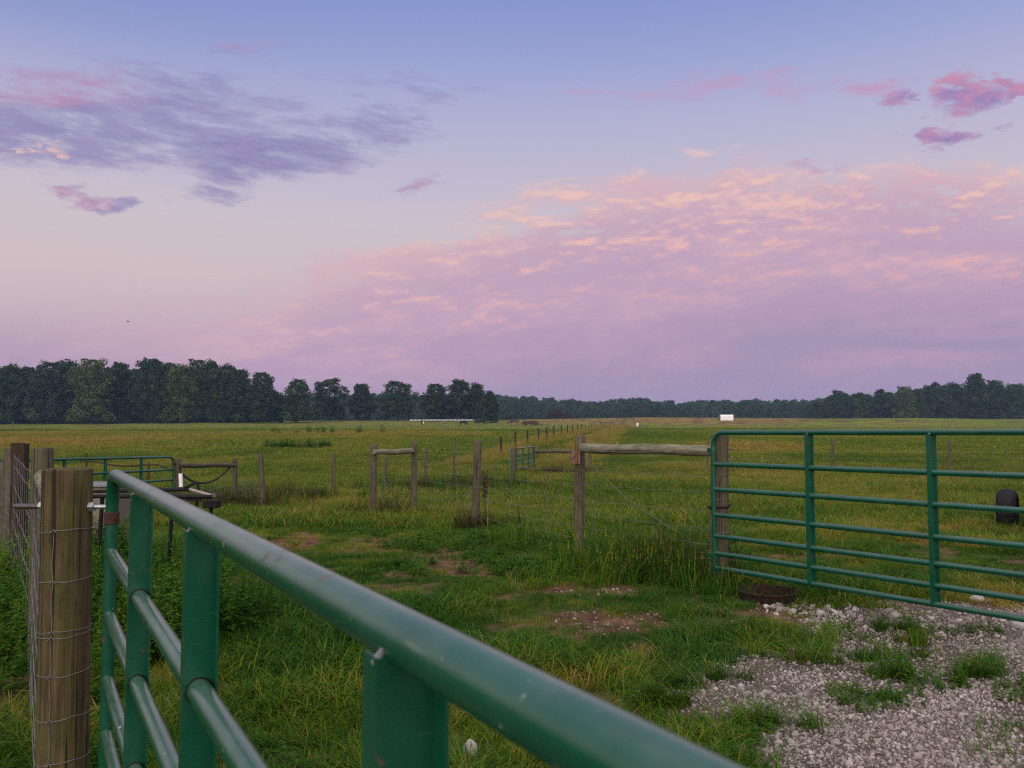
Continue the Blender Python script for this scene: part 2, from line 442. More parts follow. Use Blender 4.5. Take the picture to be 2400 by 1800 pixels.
# ------------------------------------------------------------------ ground sheet
def make_ground():
    sx = np.sinh(np.linspace(-6.6, 6.6, 360)); sx = sx / sx.max() * 2600
    ty = np.linspace(-3.8, 7.2, 520)
    sy = 4 + np.sinh(ty) / math.sinh(7.2) * 3200
    Xg, Yg = np.meshgrid(sx, sy)
    X, Y = Xg.ravel(), Yg.ravel()
    Z = gz(X, Y)
    nx, ny = len(sx), len(sy)
    idx = np.arange(nx * ny).reshape(ny, nx)
    faces = np.stack([idx[:-1, :-1], idx[:-1, 1:], idx[1:, 1:], idx[1:, :-1]], -1).reshape(-1, 4)
    px, py = project(X, Y, Z)
    front = Y > 1.5
    gr = gravel_mask(X, Y, px, py) * front
    di = dirt_mask(X, Y, px, py) * front
    dr = dry_mask(X, Y, px, py) * front
    lu = lush_shade_mask(X, Y, px, py) * front
    me = bpy.data.meshes.new('ground')
    me.from_pydata(np.stack([X, Y, Z], 1).tolist(), [], faces.tolist())
    for n, a in (('gravel', gr), ('dirt', di), ('dry', dr), ('lush_shade', lu)):
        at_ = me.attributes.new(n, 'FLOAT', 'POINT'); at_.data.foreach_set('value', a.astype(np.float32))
    me.polygons.foreach_set('use_smooth', [True] * len(me.polygons))
    m, nt, b = newmat('pasture_ground')
    pos = node(nt, 'ShaderNodeNewGeometry').outputs['Position']
    n_big = noise(nt, mapping(nt, pos, (.035, .02, .05)), 1, 5, .6)
    n_mid = noise(nt, mapping(nt, pos, (.5, .22, .5)), 1, 6, .65)
    n_fine = noise(nt, mapping(nt, pos, (7, 3.0, 7)), 1, 5, .7)
    n_far = noise(nt, mapping(nt, pos, (1.6, .55, 1)), 1, 5, .75)
    f = mth(nt, 'ADD', mth(nt, 'MULTIPLY', n_big, .55), mth(nt, 'MULTIPLY', n_mid, .45))
    c = ramp(nt, f, [(.34, (.040, .095, .004, 1)), (.46, (.085, .140, .005, 1)), (.55, (.145, .175, .006, 1)), (.68, (.20, .17, .018, 1))])
    c2 = ramp(nt, n_far, [(.3, (.034, .075, .004, 1)), (.5, (.11, .145, .006, 1)), (.72, (.22, .21, .022, 1))])
    c = mix(nt, .45, c, c2)
    dry = attr(nt, 'dry').outputs['Fac']
    drc = ramp(nt, n_far, [(.3, (.12, .07, .022, 1)), (.6, (.25, .15, .058, 1)), (.8, (.33, .22, .1, 1))])
    c = mix(nt, mth(nt, 'MULTIPLY', dry, .85), c, drc)
    lush_shade = attr(nt, 'lush_shade').outputs['Fac']
    c = mix(nt, mth(nt, 'MULTIPLY', lush_shade, .75), c, ramp(nt, n_mid, [(.3, (.02, .05, .012, 1)), (.7, (.05, .095, .018, 1))]))
    # bare soil under the near turf
    soil = ramp(nt, n_fine, [(.3, (.028, .021, .013, 1)), (.7, (.075, .055, .035, 1))])
    sep = node(nt, 'ShaderNodeSeparateXYZ'); nt.links.new(pos, sep.inputs[0])
    near = node(nt, 'ShaderNodeMapRange'); nt.links.new(sep.outputs['Y'], near.inputs[0])
    near.inputs[1].default_value = 10; near.inputs[2].default_value = 22; near.inputs[3].default_value = .88; near.inputs[4].default_value = 0
    c = mix(nt, near.outputs[0], c, mix(nt, .45, soil, (.03, .05, .012, 1)))
    dirtc = ramp(nt, n_fine, [(.28, (.035, .019, .011, 1)), (.5, (.105, .055, .032, 1)), (.72, (.21, .122, .075, 1))])
    c = mix(nt, attr(nt, 'dirt').outputs['Fac'], c, dirtc)
    vor = node(nt, 'ShaderNodeTexVoronoi'); vor.inputs['Scale'].default_value = 95; nt.links.new(pos, vor.inputs['Vector'])
    vsep = node(nt, 'ShaderNodeSeparateColor'); nt.links.new(vor.outputs['Color'], vsep.inputs[0])
    grc = mix(nt, ramp(nt, n_mid, [(.35, (0, 0, 0, 1)), (.65, (1, 1, 1, 1))]), (.035, .024, .018, 1), (.115, .088, .074, 1))
    grc = mix(nt, ramp(nt, mth(nt, 'MULTIPLY', vsep.outputs[0], ramp(nt, vor.outputs['Distance'], [(.2, (1, 1, 1, 1)), (.7, (.25, .25, .25, 1))])), [(.25, (0, 0, 0, 1)), (.7, (.8, .8, .8, 1))]), grc, (.24, .2, .18, 1))
    c = mix(nt, attr(nt, 'gravel').outputs['Fac'], c, grc)
    nt.links.new(c, b.inputs['Base Color'])
    b.inputs['Roughness'].default_value = .95; b.inputs['Specular IOR Level'].default_value = .1
    h = mth(nt, 'ADD', mth(nt, 'MULTIPLY', n_fine, .4), n_far)
    bump(nt, b, h, .8, .12)
    me.materials.append(m)
    o = bpy.data.objects.new('ground', me); COL.objects.link(o)
    tag(o, kind='structure')
make_ground()

# ------------------------------------------------------------------ scattering (stuff)
def proto_coll(name, meshes):
    c = bpy.data.collections.new(name)
    for i, me in enumerate(meshes):
        o = bpy.data.objects.new(name + '_%02d' % i, me)
        c.objects.link(o)
    return c

def scatter(name, label, P, rot, scl, pick, tint, coll):
    n = len(P)
    me = bpy.data.meshes.new(name)
    me.vertices.add(n)
    me.vertices.foreach_set('co', np.asarray(P, np.float32).ravel())
    a = me.attributes.new('rot', 'FLOAT_VECTOR', 'POINT'); a.data.foreach_set('vector', np.asarray(rot, np.float32).ravel())
    a = me.attributes.new('scl', 'FLOAT', 'POINT'); a.data.foreach_set('value', np.asarray(scl, np.float32))
    a = me.attributes.new('tint', 'FLOAT', 'POINT'); a.data.foreach_set('value', np.asarray(tint, np.float32))
    a = me.attributes.new('pick', 'INT', 'POINT'); a.data.foreach_set('value', np.asarray(pick, np.int32))
    o = bpy.data.objects.new(name, me); COL.objects.link(o)
    tag(o, label=label, kind='stuff')
    ng = bpy.data.node_groups.new(name + '_scatter', 'GeometryNodeTree')
    ng.interface.new_socket('Geometry', in_out='INPUT', socket_type='NodeSocketGeometry')
    ng.interface.new_socket('Geometry', in_out='OUTPUT', socket_type='NodeSocketGeometry')
    N, L = ng.nodes, ng.links
    gi, go = N.new('NodeGroupInput'), N.new('NodeGroupOutput')
    iop = N.new('GeometryNodeInstanceOnPoints')
    ci = N.new('GeometryNodeCollectionInfo'); ci.inputs['Collection'].default_value = coll
    ci.inputs['Separate Children'].default_value = True; ci.inputs['Reset Children'].default_value = True
    def na(nm, typ):
        q = N.new('GeometryNodeInputNamedAttribute'); q.data_type = typ; q.inputs['Name'].default_value = nm
        return q.outputs[0]
    e2r = N.new('FunctionNodeEulerToRotation')
    L.new(na('rot', 'FLOAT_VECTOR'), e2r.inputs[0])
    L.new(gi.outputs[0], iop.inputs['Points']); L.new(ci.outputs[0], iop.inputs['Instance'])
    iop.inputs['Pick Instance'].default_value = True
    L.new(na('pick', 'INT'), iop.inputs['Instance Index'])
    L.new(e2r.outputs[0], iop.inputs['Rotation']); L.new(na('scl', 'FLOAT'), iop.inputs['Scale'])
    L.new(iop.outputs[0], go.inputs[0])
    md = o.modifiers.new('scatter', 'NODES'); md.node_group = ng
    return o

def np_mesh(name, V, Fc, mat, bl=None):
    me = bpy.data.meshes.new(name)
    me.from_pydata(V, [], Fc)
    if bl is not None:
        a = me.attributes.new('bl', 'FLOAT', 'POINT'); a.data.foreach_set('value', np.asarray(bl, np.float32))
    me.materials.append(mat)
    return me

def grass_clump(seed, n, rad, h, w, lean=.5, seeds=0.0, segs=3, dryfrac=.12):
    rg = random.Random(seed); V, Fc, B = [], [], []
    for i in range(n):
        a = rg.uniform(0, 6.283); r = rad * math.sqrt(rg.random())
        x, y = r * math.cos(a), r * math.sin(a)
        d = rg.uniform(0, 6.283) * .7 + a * .3
        hh = h * rg.uniform(.45, 1.15); ln = hh * lean * rg.uniform(.2, 1.5)
        ww = w * rg.uniform(.6, 1.3)
        bl = rg.uniform(0, .75) if rg.random() > dryfrac else rg.uniform(1.2, 2.0)
        sx, sy = -math.sin(d + rg.uniform(-.6, .6)), math.cos(d + rg.uniform(-.6, .6))
        b = len(V)
        for k in range(segs + 1):
            t = k / segs
            ox = ln * t ** 1.9
            z = hh * (t - .32 * lean * t ** 2.5) - .01
            px_, py_ = x + math.cos(d) * ox, y + math.sin(d) * ox
            wk = ww * (1 - t ** 1.6) * .5 + .0004
            V += [(px_ - sx * wk, py_ - sy * wk, z), (px_ + sx * wk, py_ + sy * wk, z)]
            B += [bl, bl]
        for k in range(segs):
            Fc.append((b + 2 * k, b + 2 * k + 1, b + 2 * k + 3, b + 2 * k + 2))
        if rg.random() < seeds:     # seed head on a stalk
            tx, ty, tz = x + math.cos(d) * ln, y + math.sin(d) * ln, hh * (1 - .32 * lean)
            for q in range(5):
                t = q / 5; s = h * .017 * (1 - .5 * t)
                cx, cy, cz = tx + math.cos(d) * s * q * .4, ty + math.sin(d) * s * q * .4, tz + q * h * .035
                b = len(V); an = rg.uniform(0, 6.28)
                V += [(cx + math.cos(an) * s, cy + math.sin(an) * s, cz), (cx, cy, cz + s * 1.6), (cx - math.cos(an) * s, cy - math.sin(an) * s, cz), (cx, cy, cz - s)]
                B += [1.6] * 4; Fc.append((b, b + 1, b + 2, b + 3))
    return np_mesh('blades', V, Fc, M['grass'], B)

def weed_clump(seed, stems, rad, h, leaf, flowers=None):
    rg = random.Random(seed); V, Fc, B = [], [], []
    for i in range(stems):
        a = rg.uniform(0, 6.28); r = rad * math.sqrt(rg.random())
        x, y = r * math.cos(a), r * math.sin(a); hh = h * rg.uniform(.5, 1.1)
        lx, ly = rg.uniform(-.25, .25) * hh, rg.uniform(-.25, .25) * hh
        b = len(V); w = .004
        V += [(x - w, y, -.02), (x + w, y, -.02), (x + lx + w * .4, y + ly, hh), (x + lx - w * .4, y + ly, hh)]
        B += [.4] * 4; Fc.append((b, b + 1, b + 2, b + 3))
        nl = int(7 + hh / max(leaf, .01) * 3)
        for k in range(nl):
            t = rg.uniform(.12, 1.0); bl = rg.uniform(0, 1)
            cx, cy, cz = x + lx * t, y + ly * t, hh * t
            d = rg.uniform(0, 6.28); L = leaf * rg.uniform(.6, 1.3) * (1.15 - .5 * t); up = rg.uniform(-.25, .6)
            ex, ey = math.cos(d), math.sin(d)
            wx, wy = -ey * L * .27, ex * L * .27
            b = len(V)
            m1 = (cx + ex * L * .5, cy + ey * L * .5, cz + up * L * .5 - L * .04)
            tip = (cx + ex * L, cy + ey * L, cz + up * L * .6 - L * .15)
            V += [(cx, cy, cz), (m1[0] + wx, m1[1] + wy, m1[2] + L * .08), m1, (m1[0] - wx, m1[1] - wy, m1[2] + L * .08), tip]
            B += [bl] * 5
            Fc += [(b, b + 2, b + 1), (b, b + 3, b + 2), (b + 1, b + 2, b + 4), (b + 2, b + 3, b + 4)]
    return np_mesh('weed', V, Fc, M['weed'], B)

def area_pts(n, y0, y1, half=.78, pad=1.2):
    u = nrs.rand(n)
    Y = np.sqrt(y0 * y0 + u * (y1 * y1 - y0 * y0))
    X = (nrs.rand(n) * 2 - 1) * (half * Y + pad)
    return X, Y

def put(X, Y, sink=0.0):
    Z = gz(X, Y) - sink
    return np.stack([X, Y, Z], 1)

def rots(n, tilt=.12):
    return np.stack([nrs.normal(0, tilt, n), nrs.normal(0, tilt, n), nrs.rand(n) * 6.283], 1)

# fence lines that keep tall uncut grass at their feet: (p0, p1, half width)
def seg_dist(X, Y, a, b):
    ax, ay = a; bx, by = b
    dx, dy = bx - ax, by - ay
    t = np.clip(((X - ax) * dx + (Y - ay) * dy) / (dx * dx + dy * dy), 0, 1)
    return np.hypot(X - ax - t * dx, Y - ay - t * dy)

FB = {'R': at(1686, 1200, 7.65), 'B': at(1361, 1120, 9.4), 'C': at(1119, 1110, 12.6), 'D': at(971, 1100, 15.6), 'E': at(874, 1100, 14.6),
      'G': at(612, 1100, 17), 'F': at(783, 1100, 22), 'H': at(551, 1110, 18)}
xy = lambda k: (FB[k].x, FB[k].y)
LINES = [(xy('R'), xy('B'), .45), (xy('B'), xy('C'), .55), (xy('C'), xy('D'), .6), (xy('D'), xy('E'), .6), (xy('E'), xy('G'), .45), (xy('G'), xy('H'), .5),
         (xy('H'), (-6.7, 16.3), .4)]
def tall_mask(X, Y):
    m = np.zeros_like(X)
    for a, b, w in LINES:
        d = seg_dist(X, Y, a, b)
        m = np.maximum(m, np.exp(-(d / w) ** 2))
    return m

# --- near turf
short = proto_coll('turf_clump', [grass_clump(100 + i, 95, .14, .075, .0040, 1.0, dryfrac=.05) for i in range(6)] + [grass_clump(120 + i, 60, .11, .12, .0042, .95, dryfrac=.09) for i in range(3)])
X, Y = area_pts(36000, 2.6, 15)
pz = gz(X, Y); px, py = project(X, Y, pz)
bare = np.maximum(gravel_mask(X, Y, px, py) * 1.0, dirt_mask(X, Y, px, py) * .96)
tuft = sst(.62, .70, fbm(X * 1.7, Y * 1.7, 61, 3))
straw = (nrs.rand(len(X)) < .10) & (bare > .4) & (gravel_mask(X, Y, px, py) < .4)
dens = np.clip(1 - bare + straw * 1.0 + tuft * bare * .07, 0, 1) * (.55 + .45 * sst(.30, .5, fbm(X * 1.1, Y * 1.1, 62)))
PAN = on_ground(1797, 1408)
dens = dens * sst(.27, .36, np.hypot(X - PAN.x, Y - PAN.y)) * (1 - .35 * (np.hypot(X - PAN.x * .93, Y - PAN.y * .93) < .3))
keep = nrs.rand(len(X)) < dens
X, Y, bare, px, py = X[keep], Y[keep], bare[keep], px[keep], py[keep]
n = len(X)
patch = fbm(X * .9, Y * .9, 63)
trod = np.maximum(np.maximum(ell(px, py, 760, 1240, 260, 70), ell(px, py, 1050, 1330, 330, 70)), ell(px, py, 1450, 1450, 350, 70))
hmap = (1 - .15 * sst(0, .5, trod)) * .6 + (1 - .5 * sst(0, .5, trod)) * 1.0 * sst(.35, .7, fbm(X * .8, Y * .8, 64)) + .5 * sst(.6, .8, fbm(X * 2.5, Y * 2.5, 65))
tint = np.clip(.06 + (patch - .5) * 1.0 + .5 * sst(.6, .75, fbm(X * 2.1, Y * 2.1, 67)) + .22 * sst(9, 14, Y) + nrs.normal(0, .07, n) + .35 * bare + .4 * dry_mask(X, Y, px, py), 0, 1)
tint = np.where(px > 1700, tint + .12 * sst(7.5, 9, Y), tint)
pick = np.where(nrs.rand(n) < .8, nrs.randint(0, 6, n), nrs.randint(6, 9, n))
scatter('grass_turf', 'short green turf over the yard', put(X, Y), rots(n), hmap * nrs.uniform(.75, 1.25, n), pick, tint, short)

# --- stray larger tufts in the turf and on the gravel edge
X, Y = area_pts(1300, 3, 14)
pz = gz(X, Y); px, py = project(X, Y, pz)
grm = gravel_mask(X, Y, px, py)
keep = nrs.rand(len(X)) < (1 - .97 * grm) * sst(.42, .62, fbm(X * .7, Y * .7, 71))
trd = np.maximum(np.maximum(ell(px, py, 760, 1240, 300, 90), ell(px, py, 1050, 1340, 380, 90)), ell(px, py, 1450, 1460, 400, 90))
keep &= (np.hypot(X - PAN.x, Y - PAN.y) > .55) & (nrs.rand(len(X)) > sst(-.1, .25, trd) * .95)
X, Y = X[keep], Y[keep]
for (tx, ty, r_, k_) in ((2105, 1475, .07, 6), (2140, 1510, .10, 3), (2350, 1580, .16, 7), (1840, 1527, .2, 9), (1828, 1710, .09, 8), (1595, 1607, .07, 4), (1735, 1602, .1, 4), (2040, 1550, .08, 4), (2075, 1590, .06, 3), (1620, 1455, .2, 12), (1560, 1500, .2, 10), (1540, 1650, .1, 9), (1690, 1500, .2, 10)):
    q = on_ground(tx, ty); X = np.r_[X, nrs.normal(q.x, r_, k_)]; Y = np.r_[Y, nrs.normal(q.y, r_ * .6, k_)]
n = len(X)
tuftc = proto_coll('tuft', [grass_clump(140 + i, 80, .07, .17, .0045, 1.15, .03, 4, .05) for i in range(5)])
scatter('grass_tuft', 'longer grass tufts in the yard', put(X, Y), rots(n), nrs.uniform(.5, 1.25, n), nrs.randint(0, 5, n), np.clip(nrs.normal(.14, .1, n), 0, 1), tuftc)

# --- pasture between the yard and the rise
midc = proto_coll('pasture_clump', [grass_clump(160 + i, 90, .36, .2, .012, .8, .05, 3, .22) for i in range(6)])
X, Y = area_pts(24000, 12.5, 50, .76, 1)
pz = gz(X, Y); px, py = project(X, Y, pz)
n = len(X)
b_ = fbm(X * .22, Y * .14, 81)
dm = dry_mask(X, Y, px, py); lm = lush_shade_mask(X, Y, px, py)
tint = np.clip(.34 + (b_ - .5) * 1.0 + nrs.normal(0, .09, n) + .35 * dm - .3 * lm - .18 * (1 - sst(13, 20, Y)), 0, 1)
ditch = np.exp(-((Y - 34.0) / 1.0) ** 2) * sst(1300, 1450, px)
sc = (.55 + .8 * fbm(X * .35, Y * .3, 82)) * nrs.uniform(.7, 1.3, n) * (1 + .5 * ditch)
tint = np.clip(tint + ditch * .2, 0, 1)
scatter('grass_pasture', 'yellow green pasture grass', put(X, Y), rots(n, .08), sc, nrs.randint(0, 6, n), tint, midc)

farc = proto_coll('far_clump', [grass_clump(180 + i, 130, 1.1, .24, .032, .8, 0, 2, .2) for i in range(5)])
X1, Y1 = area_pts(17000, 46, 130, .72, 1); X2, Y2 = area_pts(12000, 125, 330, .70, 1)
X, Y = np.r_[X1, X2], np.r_[Y1, Y2]
pz = gz(X, Y); px, py = project(X, Y, pz); n = len(X)
b_ = fbm(X * .07, Y * .03, 91)
dm = dry_mask(X, Y, px, py); lm = lush_shade_mask(X, Y, px, py)
tint = np.clip(.36 + (b_ - .5) * .8 + nrs.normal(0, .045, n) + .5 * dm - .3 * lm, 0, 1)
scatter('grass_field', 'grass of the far field', put(X, Y), rots(n, .05), nrs.uniform(.5, 1.1, n) * (1 + .5 * dm) * (1 - .6 * sst(110, 160, Y)), nrs.randint(0, 5, n), tint, farc)

# --- tall dry grass along the fences, in the ditch and beside the lane
tallc = proto_coll('tall_clump', [grass_clump(200 + i, 42, .20, .48, .0052, .65, .14, 4, .10) for i in range(5)])
Xs, Ys, Ts = [], [], []
X, Y = area_pts(60000, 5, 24, .75, .5)
tm = tall_mask(X, Y)
keep = nrs.rand(len(X)) < tm * .06 * sst(.3, .6, fbm(X * .9, Y * .9, 95))
Xs.append(X[keep]); Ys.append(Y[keep]); Ts.append(.10 + .30 * sst(9.5, 13, Y[keep]) + nrs.normal(0, .14, keep.sum()))
# dark rank grass left of the right-hand gate post
q = 90
X = nrs.normal(1.2, .34, q); Y = nrs.normal(8.1, .4, q)
Xs.append(X); Ys.append(Y); Ts.append(nrs.normal(.08, .14, q))
# ditch line on the right
q = 1500
X = nrs.uniform(1, 30, q); Y = 33.9 + nrs.normal(0, .5, q)
Xs.append(X); Ys.append(Y); Ts.append(nrs.normal(.38, .25, q))
# verge of the lane
q = 3000
Y = 38 + (nrs.rand(q) ** 1.6) * 160; o_ = np.where(nrs.rand(q) < .5, nrs.normal(-.2, .5, q), nrs.normal(4.3, .7, q))
X = o_ + .158 * Y - 8.14
Xs.append(X); Ys.append(Y); Ts.append(nrs.normal(.68, .15, q))
X, Y, T = np.concatenate(Xs), np.concatenate(Ys), np.clip(np.concatenate(Ts), 0, 1)
n = len(X)
scatter('grass_tall', 'tall seeding grass along fences and lane', put(X, Y), rots(n, .1), nrs.uniform(.55, 1.2, n) * (1 + .35 * sst(36, 60, Y)), nrs.randint(0, 5, n), T, tallc)

# --- dead sedge at far posts and ditch, its dark colour painting the bank's shade
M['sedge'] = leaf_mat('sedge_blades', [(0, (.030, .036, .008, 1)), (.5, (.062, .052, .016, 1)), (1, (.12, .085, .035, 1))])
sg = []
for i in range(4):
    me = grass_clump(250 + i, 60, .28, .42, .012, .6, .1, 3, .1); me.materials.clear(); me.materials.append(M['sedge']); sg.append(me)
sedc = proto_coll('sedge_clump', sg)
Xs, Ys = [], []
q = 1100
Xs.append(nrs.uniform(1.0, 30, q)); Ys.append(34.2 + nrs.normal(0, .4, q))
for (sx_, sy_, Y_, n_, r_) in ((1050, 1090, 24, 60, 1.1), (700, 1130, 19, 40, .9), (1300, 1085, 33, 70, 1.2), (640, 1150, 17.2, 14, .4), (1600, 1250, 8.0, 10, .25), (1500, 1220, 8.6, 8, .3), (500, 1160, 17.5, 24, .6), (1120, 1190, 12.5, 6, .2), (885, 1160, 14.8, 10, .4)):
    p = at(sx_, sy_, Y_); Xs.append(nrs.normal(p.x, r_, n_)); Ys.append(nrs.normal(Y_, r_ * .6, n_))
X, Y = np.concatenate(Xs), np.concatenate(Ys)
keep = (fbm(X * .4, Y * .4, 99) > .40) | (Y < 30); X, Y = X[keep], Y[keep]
scatter('dead_sedge', 'dead sedge coloured dark for the shaded ditch bank', put(X, Y), rots(len(X), .1), nrs.uniform(.6, 1.2, len(X)), nrs.randint(0, 4, len(X)), np.clip(nrs.normal(.4, .25, len(X)), 0, 1), sedc)

# --- broad-leaved weeds
weedc = proto_coll('weed_clump', [weed_clump(220 + i, 13, .17, .5, .055) for i in range(4)] + [weed_clump(230 + i, 20, .22, .13, .042) for i in range(4)])
Xs, Ys, Ss, Ps, Ts = [], [], [], [], []
def weeds(pxc, pyc, Yc, sx, sy, n, kind, s0, s1, t):
    p = at(pxc, pyc, Yc)
    Xs.append(nrs.normal(p.x, sx, n)); Ys.append(nrs.normal(Yc, sy, n)); Ss.append(nrs.uniform(s0, s1, n))
    Ps.append(nrs.randint(0, 4, n) + (0 if kind == 'tall' else 4)); Ts.append(np.clip(nrs.normal(t, .18, n), 0, 1))
weeds(330, 1300, 5.6, .36, .45, 48, 'tall', .7, 1.2, .4)
weeds(250, 1300, 6.2, .3, .4, 26, 'tall', .7, 1.2, .4)
weeds(235, 1280, 7.1, .22, .15, 22, 'tall', .8, 1.3, .35)
weeds(420, 1350, 5.6, .2, .35, 12, 'tall', .5, .9, .45)
weeds(10, 1300, 6.6, .45, .8, 50, 'tall', .6, 1.2, .45)
weeds(-60, 1400, 5.4, .3, .6, 20, 'tall', .5, .9, .5)
weeds(1340, 1280, 8.6, .7, .5, 70, 'low', .7, 1.3, .4)
weeds(1130, 1230, 10.6, .8, .7, 60, 'low', .7, 1.3, .5)
weeds(1480, 1290, 8.2, .5, .4, 30, 'low', .7, 1.3, .35)
weeds(2330, 1560, 4.6, .28, .14, 12, 'low', .4, .8, .5)
weeds(1960, 1480, 5.7, .3, .1, 4, 'low', .35, .7, .45)
weeds(2150, 1440, 5.9, .4, .12, 5, 'low', .35, .7, .45)
weeds(1680, 1690, 3.9, .12, .08, 6, 'low', .3, .6, .4)
weeds(2060, 1600, 4.4, .16, .08, 7, 'low', .3, .6, .4)
weeds(700, 1640, 4.2, .6, .5, 30, 'low', .5, .9, .3)
weeds(690, 1062, 58, 1.2, .6, 40, 'tall', .9, 1.6, .0)
weeds(760, 1058, 60, .6, .5, 12, 'tall', .8, 1.3, .0)
weeds(600, 1055, 60, 5.0, 1.5, 24, 'tall', .6, 1.0, .2)
weeds(760, 1010, 100, 3, 1.5, 14, 'tall', 1.6, 2.4, .05)
weeds(760, 1130, 18.5, 1.0, .5, 30, 'tall', .4, .8, .25)
weeds(1030, 1090, 23, 1.3, 1.6, 60, 'tall', .5, .95, .25)
weeds(1180, 1075, 26, 1.3, 1.2, 26, 'tall', .4, .8, .25)
X, Y, S, Pk, T = map(np.concatenate, (Xs, Ys, Ss, Ps, Ts))
scatter('weeds', 'leafy weeds around posts and in the field', put(X, Y), rots(len(X), .06), S, Pk, T, weedc)

# --- clover and daisy heads
def flower_mesh(col, seed):
    mb = MB(); rg = random.Random(seed)
    mb.tube([(0, 0, 0), (rg.uniform(-.02, .02), 0, .14)], .0015, 4)
    for k in range(9):
        a = k * .7; mb.box((math.cos(a) * .012, math.sin(a) * .012, .145), .014, .008, .01, (math.cos(a), math.sin(a), .2), (-math.sin(a), math.cos(a), 0))
    me = bpy.data.meshes.new('flower'); me.from_pydata(mb.v, [], mb.f); me.materials.append(col); return me
M['petal'] = simple('white_petals', (.62, .6, .55), .7, 0, 20, .1)
flc = proto_coll('flower_head', [flower_mesh(M['petal'], i) for i in range(3)])
X1, Y1 = area_pts(170, 3.2, 20); X2, Y2 = area_pts(380, 20, 60); X3, Y3 = area_pts(900, 60, 240, .55)
X, Y = np.r_[X1, X2, X3], np.r_[Y1, Y2, Y3]
keep = nrs.rand(len(X)) < sst(.52, .66, fbm(X * .15, Y * .06, 98)); X, Y = X[keep], Y[keep]
scatter('clover_flowers', 'small white flower heads in the grass', put(X, Y), rots(len(X), .2), np.where(Y < 20, .45, .9 + Y / 95), nrs.randint(0, 3, len(X)), np.zeros(len(X)), flc)

# --- gravel
def pebble(seed, sub=2, flat=.65):
    import bmesh
    bm = bmesh.new(); bmesh.ops.create_icosphere(bm, subdivisions=sub, radius=1)
    rg = np.random.RandomState(seed)
    ds = rg.normal(size=(9, 3)); ds /= np.linalg.norm(ds, axis=1)[:, None]; cut = rg.uniform(.55, .9, 9)
    st = rg.uniform(.75, 1.3, 3)
    for v in bm.verts:
        p = np.array(v.co)
        for d, c in zip(ds, cut):
            k = p @ d
            if k > c: p = p - d * (k - c) * .85
        v.co = Vector((p[0] * st[0], p[1] * st[1], p[2] * st[2] * flat))
    me = bpy.data.meshes.new('pebble'); bm.to_mesh(me); bm.free()
    me.materials.append(M['gravel'])
    return me
pebc = proto_coll('pebble', [pebble(300 + i) for i in range(10)])
X = nrs.uniform(.2, 6.5, 150000); Y = nrs.uniform(2.3, 7.3, 150000)
pz = gz(X, Y); px, py = project(X, Y, pz)
gm = gravel_mask(X, Y, px, py); dm = dirt_mask(X, Y, px, py)
thin = .30 + .70 * sst(.40, .56, fbm(X * 1.9, Y * 1.9, 101, 5))
keep = (nrs.rand(len(X)) < gm ** 1.5 * thin + .06 * dm * (px > 1300) + .01 * (gm > .01)) & (px > 1100)
X, Y = X[keep], Y[keep]; n = len(X)
s = np.clip(nrs.lognormal(-4.98, .42, n), .004, .021)
P = put(X, Y); P[:, 2] += s * .08
scatter('gravel', 'pale crushed limestone on the drive', P, nrs.normal(0, 1.2, (n, 3)), s, nrs.randint(0, 10, n), np.zeros(n), pebc)
# coarser rubble along the foot of the right-hand gate
X = nrs.uniform(2.0, 5.2, 520); Y = 6.35 - .33 * (X - 2.6) + nrs.normal(0, .2, 520)
keep = nrs.rand(520) < sst(.4, .6, fbm(X * 1.3, Y * 1.3, 103)) * .8; X, Y = X[keep], Y[keep]; n = len(X)
s = np.clip(nrs.lognormal(-3.95, .42, n), .01, .045)
P = put(X, Y); P[:, 2] += s * .3
scatter('rubble', 'fist sized pale rubble below the gate', P, nrs.normal(0, .5, (n, 3)), s, nrs.randint(0, 10, n), np.zeros(n), pebc)

# single stones one can point to
def stone(x, y, size, seed, label, flat=.7):
    p = on_ground(x, y)
    me = pebble(seed, 3, flat).copy(); me.materials.clear(); me.materials.append(M['stone'])
    for pl in me.polygons: pl.use_smooth = False
    o = bpy.data.objects.new('stone', me); COL.objects.link(o)
    size *= .68
    o.location = p + Vector((0, 0, size * .25)); o.scale = (size, size, size); o.rotation_euler = (rnd.uniform(-.3, .3), rnd.uniform(-.3, .3), rnd.uniform(0, 6))
    return tag(o, label, 'stone', 'loose pale stones')
stone(1098, 1775, .075, 401, 'white angular stone in the grass behind the near gate rail', 1.0)
stone(2096, 1452, .085, 402, 'largest rounded pale stone in the rubble below the right gate', .75)
stone(1924, 1446, .055, 403, 'small grey stone at the left end of the rubble', .9)
stone(2290, 1412, .085, 404, 'pale flat stone behind the bottom bar of the right gate', .6)
stone(1578, 1462, .03, 405, 'lone white pebble on bare dirt left of the gravel', .8)
stone(550, 1188, .07, 406, 'small white stone in the grass beyond the black pipe frame', .7)
stone(2385, 1470, .07, 407, 'grey stone at the right edge below the gate', .7)

